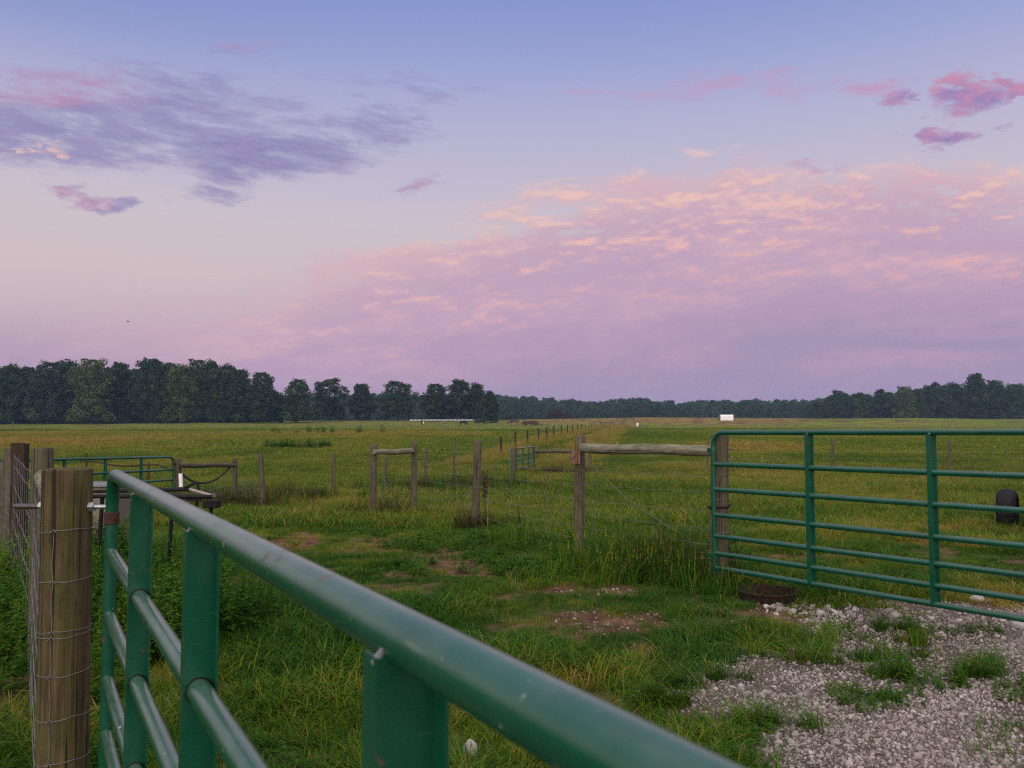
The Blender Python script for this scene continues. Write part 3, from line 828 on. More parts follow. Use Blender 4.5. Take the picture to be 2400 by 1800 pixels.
# ------------------------------------------------------------------ gates
RAILZ = [0, -.288, -.515, -.745, -.935, -1.09, -1.22]
TR = .0222
def gate(P0, P1, length, spacing, nst, label, name='farm_gate', zs=1.0, group='green tube gates', bend=.11, hinge=True, web=.046, fl=.024, seams=False):
    """P0 = top rail centre over the hinge end upright, P1 = another point of the top rail"""
    d = P1 - P0
    slope = d.z / math.hypot(d.x, d.y)
    D = Vector((d.x, d.y, 0)).normalized(); N = Vector((-D.y, D.x, 0)); Zv = Vector((0, 0, 1))
    if N.dot(Vector((0, 0, 0)) - Vector((P0.x, P0.y, 0))) > 0: N = -N       # N points away from the camera side
    rz = [z * zs for z in RAILZ]
    def pt(u, z, n=0): return P0 + D * u + Zv * (z + slope * u) + N * n
    base = pt(0, rz[-1] - .05); base.z = g1(base.x, base.y)
    g = empty(name, base, label, 'gate', group)
    path = [pt(0, rz[-1] - .045), pt(0, -.7 * zs), pt(0, -bend - .02)]
    for k in range(1, 9):
        a = k / 8 * math.pi / 2
        path.append(pt(bend - bend * math.cos(a), -bend + bend * math.sin(a)))
    path.append(pt(.6, 0)); path.append(pt(length * .5, 0)); path.append(pt(length - bend, 0))
    for k in range(1, 9):
        a = k / 8 * math.pi / 2
        path.append(pt(length - bend + bend * math.sin(a), -bend + bend * math.cos(a)))
    path += [pt(length, -.7 * zs), pt(length, rz[-1] - .045)]
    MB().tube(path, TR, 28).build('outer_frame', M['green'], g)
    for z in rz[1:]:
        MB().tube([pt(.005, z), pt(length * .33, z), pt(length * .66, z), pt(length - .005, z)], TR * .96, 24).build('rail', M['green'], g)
    for i in range(1, nst + 1):
        u = spacing * i
        if u > length - .2: break
        mb = MB()
        zt, zb = -.012, rz[-1] + .0
        zc, zh = (zt + zb) / 2, zt - zb
        h_, t_ = web / 2, .004
        pr = [(-fl, -h_ - t_), (t_, -h_ - t_), (t_, h_), (fl, h_), (fl, h_ + t_), (0, h_ + t_), (0, -h_), (-fl, -h_)]
        vs = [pt(u + d_, zz, n_) for zz in (zb, zt) for d_, n_ in pr]
        mb.add(vs, [(k, (k + 1) % 8, 8 + (k + 1) % 8, 8 + k) for k in range(8)] + [(0, 7, 6, 1), (1, 6, 5, 2), (2, 5, 4, 3), (8, 9, 14, 15), (9, 10, 13, 14), (10, 11, 12, 13)])
        st = mb.build('stile', M['green'], g, smooth=False)
        wd = MB()
        for s_, nn in ((-1, -web / 2),):
            wd.tube([pt(u - .006, -.016, nn), pt(u + .004, -.004, nn * .8)], [.004, .003], 8)
        wd.build('weld', M['galv'], st)
        if seams:
            for z in rz[1:-1]:
                MB().tube([pt(u + .0045, z + TR * math.cos(q_ * math.pi / 12), TR * math.sin(q_ * math.pi / 12)) for q_ in range(25)], .0021, 6, False).build('weld_seam', M['seam'], st)
    if hinge:
        for z in (-.16 * zs, rz[-2] - .02):
            mb = MB()
            mb.tube([pt(0, z + .022), pt(0, z - .022)], TR + .004, 24)
            mb.box(pt(-TR - .022, z), .05, .012, .04, D, N, Zv)
            mb.tube([pt(-TR - .03, z, -.02), pt(-TR - .03, z, .02)], .008, 10)
            mb.build('hinge_strap', M['rust'] if name == 'farm_gate' and length < 4.5 else M['green'], g, bevel=.002)
    return g, pt, D, N

# near gate, swung open past the camera
nP0, nP1 = at(265, 1111, 3.0), at(871, 1450, .73)
g_near, npt, nD, nN = gate(nP0, nP1, 4.22, .905, 4, 'green tube gate swung open across the foreground, blurred close rail', seams=True)
# right-hand gate
rP0, rP1 = at(1671, 1014, 7.43), at(2400, 1012.6, 5.34)
g_right, rpt, rD, rN = gate(rP0, rP1, 4.85, .99, 4, 'green tube gate closing the drive on the right above the gravel', name='farm_gate')
# far left gate
lP1, lP0 = at(68, 1078.6, 12.5), at(406, 1071, 16.0)
g_left, lpt, lD, lN = gate(lP0, lP1, 4.2, .95, 4, 'green gate behind the old left posts, half hidden by the near gate', zs=.87, bend=.1, web=.03, fl=.02)
# small gate on the lane
def small_gate():
    a, b = at(1252, 1047, 37), at(1195, 1052.5, 32)
    D = (b - a); L = D.length; D.normalize(); Zv = Vector((0, 0, 1))
    base = at(1195, 1118, 32); base.z = g1(base.x, base.y)
    g = empty('lane_gate', base, 'small green mesh gate standing open on the grassy lane', 'gate', 'green tube gates')
    H = 1.12
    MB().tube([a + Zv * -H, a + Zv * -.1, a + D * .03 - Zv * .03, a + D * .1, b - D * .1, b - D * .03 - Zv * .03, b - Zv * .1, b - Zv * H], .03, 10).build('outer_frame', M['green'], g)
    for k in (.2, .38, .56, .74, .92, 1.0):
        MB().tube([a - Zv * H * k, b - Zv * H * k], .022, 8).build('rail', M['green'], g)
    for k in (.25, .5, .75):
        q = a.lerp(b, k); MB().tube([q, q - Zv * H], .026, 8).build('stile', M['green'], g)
small_gate()

# ------------------------------------------------------------------ posts
def post(x, y, Y, dia, label, mat='oldpost', xb=None, yb=None, square=False, group=None, seed=0, sink=.15, name='fence_post', parts=None, taper=1.06):
    top = at(x, y, Y)
    if xb is not None:
        q = at(xb, yb, Y); k = (top.x - q.x) / (top.z - q.z)
    else:
        k = rnd.uniform(-.015, .015)
    gzv = g1(top.x, top.y)
    bx = top.x - k * (top.z - gzv)
    base = Vector((bx, Y, gzv))
    bot = Vector((bx - k * -sink, Y, gzv - sink)) if False else Vector((bx + k * -sink, Y, gzv - sink))
    root = empty(name, base, label, 'post', group) if parts else None
    mb = MB(); r = dia / 2
    if square:
        ax = (top - bot).normalized(); a = Vector((1, .25, 0)).normalized(); c = ax.cross(a).normalized(); a = c.cross(ax)
        n = 7
        vs, fs, tc = [], [], []
        rg = random.Random(seed)
        sq = [(-1, -.8), (-.8, -1), (.8, -1), (1, -.8), (1, .8), (.8, 1), (-.8, 1), (-1, .8)]
        for i in range(n):
            p = bot.lerp(top, i / (n - 1))
            for u, v in sq:
                j = rg.uniform(-.006, .006)
                vs.append(p + a * (u * r + j) + c * (v * r + rg.uniform(-.006, .006)) + (ax * rg.uniform(-.012, .006) if i == n - 1 else Vector()))
                tc.append(Vector((u * r, v * r, (p - bot).length)) + Vector((seed, 0, 0)))
        for i in range(n - 1):
            for k_ in range(8):
                A, B_ = i * 8 + k_, i * 8 + (k_ + 1) % 8
                fs.append((A, B_, B_ + 8, A + 8))
        fs.append(tuple(range((n - 1) * 8, n * 8)))
        mb.add(vs, fs, tc)
    else:
        k_ = 9
        pts = [bot.lerp(top, i / k_) for i in range(k_ + 1)]
        rr = [r * (taper + (1 - taper) * i / k_) for i in range(k_ + 1)]
        e = (top - bot).normalized()
        pts += [top + e * .006]; rr += [r * .93]
        mb.tube(pts, rr, 20 if Y < 20 else 10, True, .018, seed, 0.004)
    if root:
        o = mb.build('shaft', M[mat], root)
        return root, base, top
    o = mb.build(name, M[mat], None, base)
    tag(o, label, 'post', group)
    return o, base, top

GP = 'weathered fence posts'
# near left hinge post with wire wrapped round it
pA, bA, tA = post(159, 1101, 3.1, .174, 'thick brown round post in the left foreground, wrapped in wire', 'post', 146, 1798, seed=3, parts=True, group=GP, taper=1.02)
def ring(c, r, z, wav=.004, seed=0, tilt=0.0):
    rg = random.Random(seed); ph = rg.uniform(0, 6)
    pts = []
    for k in range(33):
        a = 2 * math.pi * k / 32
        pts.append(Vector((c.x + r * math.cos(a), c.y + r * math.sin(a), z + wav * math.sin(3 * a + ph) + wav * .6 * math.sin(7 * a) + tilt * math.cos(a))))
    return pts
A_axis = lambda z: Vector((bA.x + (tA.x - bA.x) * (z - bA.z) / (tA.z - bA.z), bA.y, z))
WZ = [at(160, y, 3.0).z for y in (1247, 1367, 1486, 1499, 1590, 1694, 1797)]
for i, z in enumerate(WZ):
    c = A_axis(z)
    MB().tube(ring(c,   .0905, z, .003, i, .006), .0014, 6, False).build('wire_wrap', M['wire'], pA)
mb = MB()
pts = []
for k in range(25):
    z = WZ[0] + (WZ[-1] - .12 - WZ[0]) * k / 24; c = A_axis(z)
    pts.append(Vector((c.x + .003 * math.sin(k * 1.7), c.y - .0915, z)))
mb.tube(pts, .0014, 6)
for z in WZ:
    c = A_axis(z); mb.tube([Vector((c.x - .012, c.y - .0925, z - .007)), Vector((c.x + .004, c.y - .095, z + .008)), Vector((c.x + .012, c.y - .0925, z - .004))], .002, 6)
mb.build('stay_wire', M['wire'], pA)
# hinge rod through the post
hz = at(150, 1190, 3.05).z; c = A_axis(hz)
dirv = Vector((1, -.06, .0)).normalized()
MB().tube([c - dirv * .205, c - dirv * .09], .0105, 14).build('hinge_rod', M['bolt'], pA)
mb = MB(); mb.tube([c + dirv * .09, c + dirv * .185], .0085, 14); mb.build('hinge_pin', M['galv'], pA)
for q0_, q1_ in ((-.106, -.086), (.088, .108)):
    MB().tube([c + dirv * q0_, c + dirv * q1_], .019, 6).build('nut', M['galv'], pA)

pP2, bP2, tP2 = post(100, 1052, 4.95, .123, 'grey green round post behind the thick wire-wrapped post', 'oldpost', 92, 1590, seed=5, group=GP)
pP1, bP1, tP1 = post(48, 1039, 8.0, .132, 'dark square timber post at the far left, tallest there', 'tie', 42, 1300, square=True, seed=6, group=GP)
post(27, 1050, 9.6, .15, 'round post half hidden behind the dark square timber', 'oldpost', 22, 1250, seed=8, group=GP)
pP4, bP4, tP4 = post(10, 1084, 10.8, .1, 'short pale post at the left edge of the view', 'oldpost', 8, 1228, seed=9, group=GP)
post(-8, 1074, 11.5, .1, 'dark post cut off by the left edge of the view', 'tie', -8, 1150, seed=10, group=GP)
# right gate hinge post
pR, bR, tR = post(1687, 1020, 7.62, .158, 'thick weathered post the right gate hangs on', 'oldpost', 1685, 1330, seed=12, parts=True, group=GP)
for y in (1110, 1169, 1245, 1300):
    p = at(1686, y, 7.62); MB().tube(ring(Vector((p.x, 7.62, p.z)), .085, p.z, .003, y), .0022, 6, False).build('wire_wrap', M['wire'], pR)
p = at(1686, 1187, 7.62); MB().tube(ring(Vector((p.x, 7.62, p.z)), .099, p.z, .002, 3, .008), .009, 8, False).build('ring_strap', M['black'], pR)
p = at(1687, 1053, 7.6); MB().tube([p + Vector((.06, 0, 0)), p + Vector((.125, 0, 0))], .009, 10).build('hinge_pin', M['bolt'], pR)
# brace post B
pB, bB, tB = post(1360, 1023, 9.4, .118, 'round post with a red-brown block, left end of the long brace log', 'oldpost', 1357, 1220, seed=14, parts=True, group=GP)
q = at(1347, 1072, 9.32)
blk = MB(); blk.box(q, .062, .05, .15); blk.box(q + Vector((.05, .0, 0)), .028, .06, .16); blk = blk.build('latch_block', M['block'], pB, bevel=.004)
hk = MB(); hk.tube([q + Vector((-.005, -.03, .02)), q + Vector((-.02, -.05, -.01)), q + Vector((-.05, -.05, -.012)), q + Vector((-.058, -.05, .02))], .005, 8); hk.build('hook', M['bolt'], blk)
hk = MB(); hk.tube([at(1353, 1020, 9.4), at(1351, 1016, 9.4)], [.02, .004], 8); hk.build('splinter', M['oldpost'], pB)
pC, bC, tC = post(1120, 1033, 12.6, .12, 'round wire fence post with staples, dead weed on its right', 'oldpost', 1115, 1185, seed=15, group=GP)
pD, bD, tD = post(972, 1035, 15.6, .12, 'right post of the small log braced pair in mid field', 'oldpost', 969, 1165, seed=16, group=GP)
pE, bE, tE = post(875, 1043, 14.6, .13, 'left post of the small log braced pair in mid field', 'oldpost', 874, 1160, seed=17, group=GP)
post(904, 1064, 23, .08, 'thin post seen between the log braced pair', 'oldpost', 903, 1114, seed=18, group=GP)
post(783, 1063, 22, .092, 'lone dark-topped post left of the log braced pair', 'oldpost', 782, 1136, seed=19, group=GP)
pG, bG, tG = post(611, 1063, 17, .105, 'lone leaning post right of the far left brace rail', 'oldpost', 615, 1150, seed=20, group=GP)
pH, bH, tH = post(550, 1075, 18, .1, 'right end post of the far left brace rail', 'oldpost', 552, 1150, seed=21, group=GP)
pK, bK, tK = post(417, 1075, 16.1, .125, 'post between the far left gate and its brace rail', 'oldpost', 417, 1170, seed=22, group=GP)
post(997, 1052, 28, .095, 'short post with a pale stick right of the log braced pair', 'oldpost', 997, 1090, seed=23, group=GP)
post(1065, 1037, 30, .085, 'thin post left of the staple-studded wire fence post', 'oldpost', 1064, 1084, seed=24, group=GP)
pS1, _, _ = post(1204, 1050, 29, .155, 'pale post in front of the small lane gate', 'oldpost', 1204, 1118, seed=25, group=GP)
pS2, bS2, tS2 = post(1250, 1040, 37.2, .11, 'dark post at the hinge side of the small lane gate', 'oldpost', 1250, 1105, seed=26, group=GP)
post(1660, 1034, 33.5, .085, 'thin post just left of the right gate hinge post', 'oldpost', 1658, 1095, seed=27, group=GP)
post(1952, 1030, 33.2, .12, 'thin post seen through the right gate near its first stile', 'oldpost', 1951, 1085, seed=28, group=GP)
post(2227, 1030, 32.8, .13, 'crooked post seen through the right gate past its second stile', 'oldpost', 2224, 1095, seed=29, group=GP)
post(1383, 1040, 34, .1, 'small dark post behind the brace log, near its left end', 'oldpost', 1383, 1080, seed=30, group=GP)

# the long line of posts to the crest
ords = ['first', 'second', 'third', 'fourth', 'fifth', 'sixth', 'seventh', 'eighth', 'ninth', 'tenth', 'eleventh', 'twelfth', 'thirteenth', 'fourteenth']
linex = [(1174, 1022), (1208, 1011), (1236, 1007), (1262, 1003), (1281, 1001), (1298, 998), (1316, 997), (1330, 996), (1342, 995), (1354, 995), (1363, 994), (1373, 996), (1381, 996), (1387, 995), (1394, 996), (1401, 996)]
for i, (x, yt) in enumerate(linex):
    Yp = 15460 / (1500 - x)
    lab = 'thin dark post, %s from the small gate in the line to the crest' % ords[i] if i < 14 else 'tiny far post in the line of posts near the crest'
    post(x, yt, Yp, .125, lab, 'tie', seed=40 + i, group='posts in the line to the crest')
for i, x in enumerate([1407, 1413, 1419, 1425, 1430, 1435, 1440, 1444, 1448, 1452, 1456, 1460, 1463, 1466, 1469]):
    Yp = 15460 / (1500 - x); X_ = (x - 1200) / F * Yp
    if Yp > 320: break
    z = g1(X_, Yp) + 1.25; _, yy = project(X_, Yp, z)
    post(x, float(yy), Yp, .14, 'tiny far post in the line of posts near the crest', 'tie', seed=60 + i, group='posts in the line to the crest')
# a few posts closing the left pasture, thin steel
for (x, y0, Y, lab) in ((203, 1063, 17.5, 'rusty red steel post behind the far left gate, left of its middle'), (349, 1083, 17.5, 'rusty steel post behind the far left gate, near its hinge end')):
    t = at(x, y0, Y); b0 = Vector((t.x, Y, g1(t.x, Y)))
    mb = MB(); mb.box((t + b0) / 2, .05, .008, (t - b0).length); mb.box((t + b0) / 2 + Vector((0, .025, 0)), .008, .04, (t - b0).length)
    tag(mb.build('steel_post', M['rust'], None, b0), lab, 'post', 'steel posts')

# brace logs
def log(a, b, r0, r1, label, mat='log', seed=0, name='brace_rail'):
    n = 14
    pts = [a.lerp(b, i / n) + Vector((0, 0, .006 * math.sin(i * .7 + seed))) for i in range(n + 1)]
    d = (b - a).normalized()
    rr = [r0 + (r1 - r0) * i / n for i in range(n + 1)]
    pts = [a - d * .012] + pts + [b + d * .012]; rr = [r0 * .86] + rr + [r1 * .86]
    o = MB().tube(pts, rr, 20, True, .02, seed, .004).build(name, M[mat], None, (a + b) / 2)
    return tag(o, label, 'brace log', 'brace logs between posts')
log(at(1366, 1051, 9.28), at(1668, 1055.5, 7.62), .058, .052, 'long pale mossy log bracing the post beside the right gate', seed=2)
log(at(103, 1117, 4.85), at(150, 1210, 3.22), .052, .056, 'white weathered log running back behind the wire-wrapped post', seed=4)
log(at(876, 1060, 14.5), at(966, 1057.5, 15.5), .046, .055, 'short mossy log bracing the pair of posts in mid field', seed=6)
log(at(424, 1091, 16.0), at(549, 1090, 17.9), .05, .048, 'grey green log bracing posts at the far left gate', 'oldpost', 8)
log(at(1256, 1057.5, 37), at(1352, 1058, 36), .085, .08, 'thin weathered rail from the small gate to the block post', 'oldpost', 10)

# ------------------------------------------------------------------ wire fences
def wire_fence(pts_top, heights, label, stay=.3, r=.0018, sag=.01, name='wire_fence'):
    """pts_top: list of (x, y) plan points; heights above ground"""
    P = [Vector((p[0], p[1], 0)) for p in pts_top]
    base = Vector((P[0].x, P[0].y, g1(P[0].x, P[0].y)))
    root = empty(name, base, label, 'fence', 'wire fences')
    hor, ver = MB(), MB()
    def pos(i, t, h):
        q = P[i].lerp(P[i + 1], t)
        za, zb = g1(P[i].x, P[i].y), g1(P[i + 1].x, P[i + 1].y)
        return Vector((q.x, q.y, za + (zb - za) * t + h - sag * 4 * t * (1 - t) + .008 * math.sin(t * 23 + h * 9)))
    for h in heights:
        line = []
        for i in range(len(P) - 1):
            for k in range(12):
                line.append(pos(i, k / 12, h))
        line.append(pos(len(P) - 2, 1, h))
        hor.tube(line, r, 5)
    for i in range(len(P) - 1):
        L = (P[i + 1] - P[i]).length; m = max(1, int(L / stay))
        for k in range(m):
            t = (k + .5) / m
            ver.tube([pos(i, t, heights[0]), pos(i, t, heights[len(heights) // 2]), pos(i, t, heights[-1])], r * .8, 4)
    hor.v and hor.add(ver.v, ver.f, ver.tc).build('woven_wire', M['wire'], root)
    return root
hA = [z - bA.z for z in WZ[:3] + WZ[4:]] + [.12]
wire_fence([(bA.x - .09, bA.y - .02), (bP2.x - .07, bP2.y), (bP1.x - .08, bP1.y), (bP4.x - .06, bP4.y), (-11, 17)], [hA[0] + .1] + hA, 'woven wire fence running back from the wire-wrapped post', .32, .0019)
wire_fence([(bR.x - .08, bR.y), (bB.x, bB.y - .06), (bC.x, bC.y - .06), (bD.x, bD.y - .06), (bE.x, bE.y - .06)], [1.0, .84, .66, .5, .36, .22], 'sagging wire fence between right gate post and braced pair', .5, .0019)
wire_fence([(bG.x, bG.y), (bH.x, bH.y), (bK.x, bK.y)], [.75, .6, .45, .3, .15], 'slack wire netting under the far left brace rail', .12, .003, .22, 'wire_netting')
wire_fence([(.158 * y - 8.14, y) for y in (36, 47, 58.6, 78, 106, 150, 210)], [1.05, .75, .45], 'thin wires of the long fence beside the lane', 3, .004)
Yd = 33.3
wire_fence([(bS2.x + .1, 37), (5.0, 34), (8.2, Yd), (13.2, Yd - .2), (18.0, Yd - .4), (26, Yd)], [1.0, .7, .4], 'thin wires of the ditch fence behind the right gate', 1.0, .003)
# diagonal tie wire in the right brace and the drooping rope on the left rail
o = MB()
for k in range(3):
    a, b = at(1362 + k * 2, 1068, 9.35), at(1570 + k * 12, 1240 + k * 4, 7.9)
    o.tube([a, a.lerp(b, .5) + Vector((0, 0, -.04 - .03 * k)), b], .0009, 5)
tag(o.build('tie_wire', M['wire'], None, at(1470, 1160, 8.6)), 'slanting tie wire under the long pale log', 'wire')
a, b = at(428, 1112, 16.1), at(548, 1082, 17.9)
pts = [a.lerp(b, t) + Vector((0, 0, -.30 * math.sin(math.pi * min(1, t * 1.0)) ** .8 + (-.0))) for t in np.linspace(0, 1, 15)]
tag(MB().tube(pts, .02, 8).build('drooping_vine', M['tie'], None, a), 'dark vine drooping below the far left brace rail', 'vine', 'dead vines on the fences')
pts = [at(x, y, 17.2) for x, y in ((195, 1080), (225, 1082), (255, 1089), (285, 1092), (315, 1092), (340, 1089), (370, 1089), (392, 1098))]
tag(MB().tube(pts, .018, 7).build('drooping_vine', M['tie'], None, pts[0]), 'dark wavy vine behind the top of the far left gate', 'vine', 'dead vines on the fences')
# dead dock stalk by post C
mb = MB(); rg = random.Random(5)
s0 = at(1136, 1100, 12.7); s0.z = g1(s0.x, s0.y)
mb.tube([s0, s0 + Vector((.01, 0, .4)), s0 + Vector((-.01, 0, .82))], .006, 6)
for k in range(60):
    t = rg.uniform(.5, 1); p = s0 + Vector((rg.gauss(0, .03), rg.gauss(0, .02), .82 * t + .08)); mb.box(p, .02, .012, .02, (rg.uniform(-1, 1), 1, 0), (1, .2, .3))
tag(mb.build('dead_weed', M['rust'], None, s0), 'brown dead dock stalk beside the wire fence post', 'weed')
s0 = at(1143, 1110, 12.3); gzv = g1(s0.x, s0.y)
tag(MB().tube([Vector((s0.x, s0.y, gzv)), Vector((s0.x + .01, s0.y, gzv + .55))], [.012, .01], 8).build('stick', M['log'], None, Vector((s0.x, s0.y, gzv))), 'thin pale stick upright right of the wire fence post', 'stick')

# ------------------------------------------------------------------ black pipe frame behind the near gate
fz = at(350, 1163, 6.5)
fx0, fx1 = at(212, 1163, 6.5), at(497, 1164.5, 6.5)
bx0, bx1 = at(212, 1152, 7.15), at(445, 1147, 7.1)
base = Vector(((fx0.x + fx1.x) / 2, 6.8, g1(-2.9, 6.8)))
fr = empty('pipe_frame', base, 'black pipe frame implement parked behind the near gate', 'farm implement')
dn = Vector((0, 0, -1))
MB().tube([fx0 + Vector((-.12, 0, -.34)), fx0 + Vector((-.10, 0, -.12)), fx0 + Vector((-.05, 0, -.03)), fx0 + Vector((.03, 0, 0)), fx1], .0165, 14).build('front_pipe', M['black'], fr)
MB().tube([bx0 + Vector((-.12, 0, -.3)), bx0 + Vector((-.09, 0, -.08)), bx0 + Vector((0, 0, 0)), bx1], .0165, 14).build('back_pipe', M['black'], fr)
MB().tube([bx1, fx1 + Vector((-.01, 0, .012))], .013, 12).build('end_bar', M['worn'], fr)
bb = MB().box(at(497, 1181, 6.5), .115, .1, .06).build('mount_block', M['black'], fr, bevel=.006)
MB().box(at(503, 1160, 6.45), .03, .03, .03).build('clamp', M['bolt'], bb)
for (x, y, Y) in ((495, 1185, 6.5), (405, 1160, 7.0), (462, 1165, 7.1), (240, 1165, 6.6)):
    p = at(x, y, Y); MB().tube([p, Vector((p.x - .03, p.y, g1(p.x, p.y)))], .016, 10).build('leg', M['black'], fr)
MB().tube([at(432, 1144, 7.1), at(448, 1136, 7.1), at(458, 1131.5, 7.1), at(463, 1134, 7.1), at(466, 1150, 7.1)], .012, 10).build('handle', M['black'], fr)
MB().box(at(455, 1170, 7.1), .12, .04, .03).build('bracket', M['black'], fr)
p = at(423, 1110, 7.05); p2 = at(424.5, 1141, 7.05)
pv = MB().tube([p, p2], .0165, 16).build('upright_tube', M['whitepvc'], fr)
# tank behind it
q0, q1 = at(212, 1136, 7.6), at(252, 1136, 7.6)
t = empty('feed_bin', Vector((q0.x + .1, 7.8, g1(q0.x, 7.8))), 'beige bin with a pale lid behind the wire-wrapped post', 'bin')
cx = (q0.x + q1.x) / 2 - .06; gzv = g1(cx, 7.8); top = q0.z
MB().box((cx, 7.85, (gzv + top - .03) / 2), .42, .4, top - .03 - gzv).build('body', M['beige'], t, bevel=.02)
MB().box((cx, 7.85, top - .014), .45, .43, .03).build('lid', M['greytop'], t, bevel=.008)

# ------------------------------------------------------------------ feed pan
p = on_ground(1797, 1408)
p.z -= .028
pan = empty('feed_pan', p, 'round dark rubber feed pan lying in the grass by the right gate', 'feed pan')
r = 134 / F * p.y / 2
MB().lathe(p, [(r * .80, -.03), (r * .84, -.02), (r * .93, .055), (r * .955, .085), (r * .99, .09), (r, .1), (r * .985, .108), (r * .95, .109), (r * .92, .10), (r * .82, .0), (r * .5, -.006), (.001, -.008)], 44).build('tub', M['pan'], pan)
MB().lathe(p, [(r * .83, .004), (r * .5, .02), (r * .2, .026), (.001, .024)], 30).build('dirt', M['pandirt'], pan)

# ------------------------------------------------------------------ trailer at the right edge
TY = 12.3
tb = at(2363, 1240, TY); tb.z = g1(tb.x, TY)
tr = empty('utility_trailer', tb, 'grey trailer with a fat black tyre at the right edge', 'trailer')
wr, ww = .31, .27
cx, cy, cz = tb.x, TY, tb.z + wr
def wheel(cx):
    prof = [(.16, -ww / 2 + .03), (.19, -ww / 2 + .006)] + [(wr - .085 * (1 - math.cos(t_)) ** 1.0 * 1.0, ww / 2 * math.sin(t_)) for t_ in np.linspace(-1.45, 1.45, 15)] + [(.19, ww / 2 - .006), (.16, ww / 2 - .03)]
    mb = MB(); seg = 72; vs, fs = [], []
    for (r_, x_) in prof:
        for k in range(seg):
            a = 2 * math.pi * k / seg
            rr = r_ - (.012 if ((k + int(abs(x_) * 60)) % 4 == 0 and r_ > .25) else 0)
            vs.append((cx + x_, cy + rr * math.cos(a), cz + rr * math.sin(a)))
    for i in range(len(prof) - 1):
        for k in range(seg):
            a, b = i * seg + k, i * seg + (k + 1) % seg
            fs.append((a, a + seg, b + seg, b))
    mb.add(vs, fs); w = mb.build('wheel', M['tyre'], tr)
    m2 = MB(); m2.tube([(cx - ww / 2 + .06, cy, cz), (cx + ww / 2 - .06, cy, cz)], .165, 32); m2.tube([(cx - ww / 2 + .03, cy, cz), (cx + ww / 2 - .03, cy, cz)], .05, 16); m2.build('rim', M['trailer'], w)
wheel(cx); wheel(cx + 1.75)
MB().tube([(cx + .1, cy, cz), (cx + 1.65, cy, cz)], .035, 12).build('axle', M['black'], tr)
pl = at(2392.5, 1134, 11.6)
MB().box((tb.x + .31 + .65, TY, (pl.z + tb.z + .45) / 2), 1.3, 1.9, pl.z - tb.z - .45).build('bed', M['trailer'], tr, bevel=.01)
MB().box((tb.x + .9, TY, tb.z + .41), 1.1, 2.7, .07).build('chassis', M['black'], tr, bevel=.005)
tr.rotation_euler = (0, 0, -math.atan2(tb.x, TY) - R(5))

# ------------------------------------------------------------------ far things
# wagon
w = on_ground(1244, 997.5, 150)
s = w.y / F
wg = empty('hay_wagon', w, 'dark red box wagon standing in the far field', 'wagon')
MB().box((w.x, w.y, w.z + 6.4 * s), 35 * s, 2.0, 8.2 * s).build('box', M['wagon'], wg, bevel=.03)
MB().box((w.x - 19 * s, w.y, w.z + 5 * s), 5 * s, 1.8, 4 * s).build('tailboard', M['wagon'], wg)
MB().tube([(w.x + 17 * s, w.y, w.z + .45), (w.x + 28 * s, w.y, w.z + .25)], .1, 8).build('drawbar', M['rust'], wg)
for dx in (-12, 12):
    for dy in (-.8, .8):
        MB().tube([(w.x + dx * s, w.y + dy - .12, w.z + 2.6 * s), (w.x + dx * s, w.y + dy + .12, w.z + 2.6 * s)], 2.6 * s, 20).build('wheel', M['tyre'], wg)
MB().tube([(w.x + 19 * s, w.y, w.z + .5), (w.x + 23 * s, w.y, w.z + 1.0), (w.x + 27 * s, w.y, w.z + .3)], .06, 6).build('brace', M['rust'], wg)
# white shelter
a = at(1702, 986, 300); a.z = g1(a.x, a.y); s = a.y / F
sh = empty('field_shelter', a, 'white sheeted shelter with teal ends on the far rise', 'shelter')
mb = MB(); hw, hh = 15 * s, 11.5 * s + .3
prof = [(-1.1, 0), (-1.12, .75), (-.9, 1.0), (.9, 1.0), (1.12, .75), (1.1, 0)]
vs = [(a.x + sx * hw, a.y + p_, a.z + q_ * hh) for sx in (-1, 1) for p_, q_ in prof]
mb.add(vs, [(i, i + 1, i + 7, i + 6) for i in range(5)]); mb.build('cover', M['whiteshed'], sh, smooth=False)
for sx in (-1, 1):
    mb = MB(); x0, x1 = a.x + sx * hw, a.x + sx * (hw + 2.2 * s)
    vs = [(x0, a.y + p_, a.z + q_ * hh) for p_, q_ in prof] + [(x1, a.y + p_ * .97, a.z + q_ * hh * .97) for p_, q_ in prof]
    mb.add(vs, [(i, i + 1, i + 7, i + 6) for i in range(5)] + [(6, 7, 8, 9, 10, 11), (0, 1, 2, 3, 4, 5)]); mb.build('end_frame', M['teal'], sh, smooth=False)
# wrapped bales under the trees
p0, p1 = at(960, 979, 300), at(1136, 981, 300)
p0.z = g1(p0.x, p0.y) ; p1.z = g1(p1.x, p1.y)
nb = 19
for i in range(nb):
    q = p0.lerp(p1, (i + .5) / nb); L = (p1 - p0).length / nb * .94
    zc = g1(q.x, q.y) + .5
    mb = MB(); d = Vector((1, 0, 0))
    c0 = Vector((q.x, q.y, zc))
    mb.tube([c0 - d * L * .5, c0 - d * L * .44, c0 - d * .1, c0 + d * L * .44, c0 + d * L * .5], [.2, .3, .33, .3, .2], 16, True, .02, i)
    o = mb.build('hay_bale', M['bale'], None, c0)
    tag(o, 'white wrapped bale in the long row under the trees' if 0 < i < nb - 1 else ('white wrapped bale at the left end of the long row' if i == 0 else 'white wrapped bale at the right end of the long row'), 'bale', 'white wrapped bales under the trees')
# salt tub by the lane
q = at(1494, 997, 240); q.z = g1(q.x, q.y)
tag(MB().lathe(q, [(.25, 0), (.32, .3), (.32, .95), (.26, 1.0), (.001, 1.0)], 20).build('white_barrel', M['whiteshed'], None, q), 'white barrel beside the lane near the crest', 'barrel')

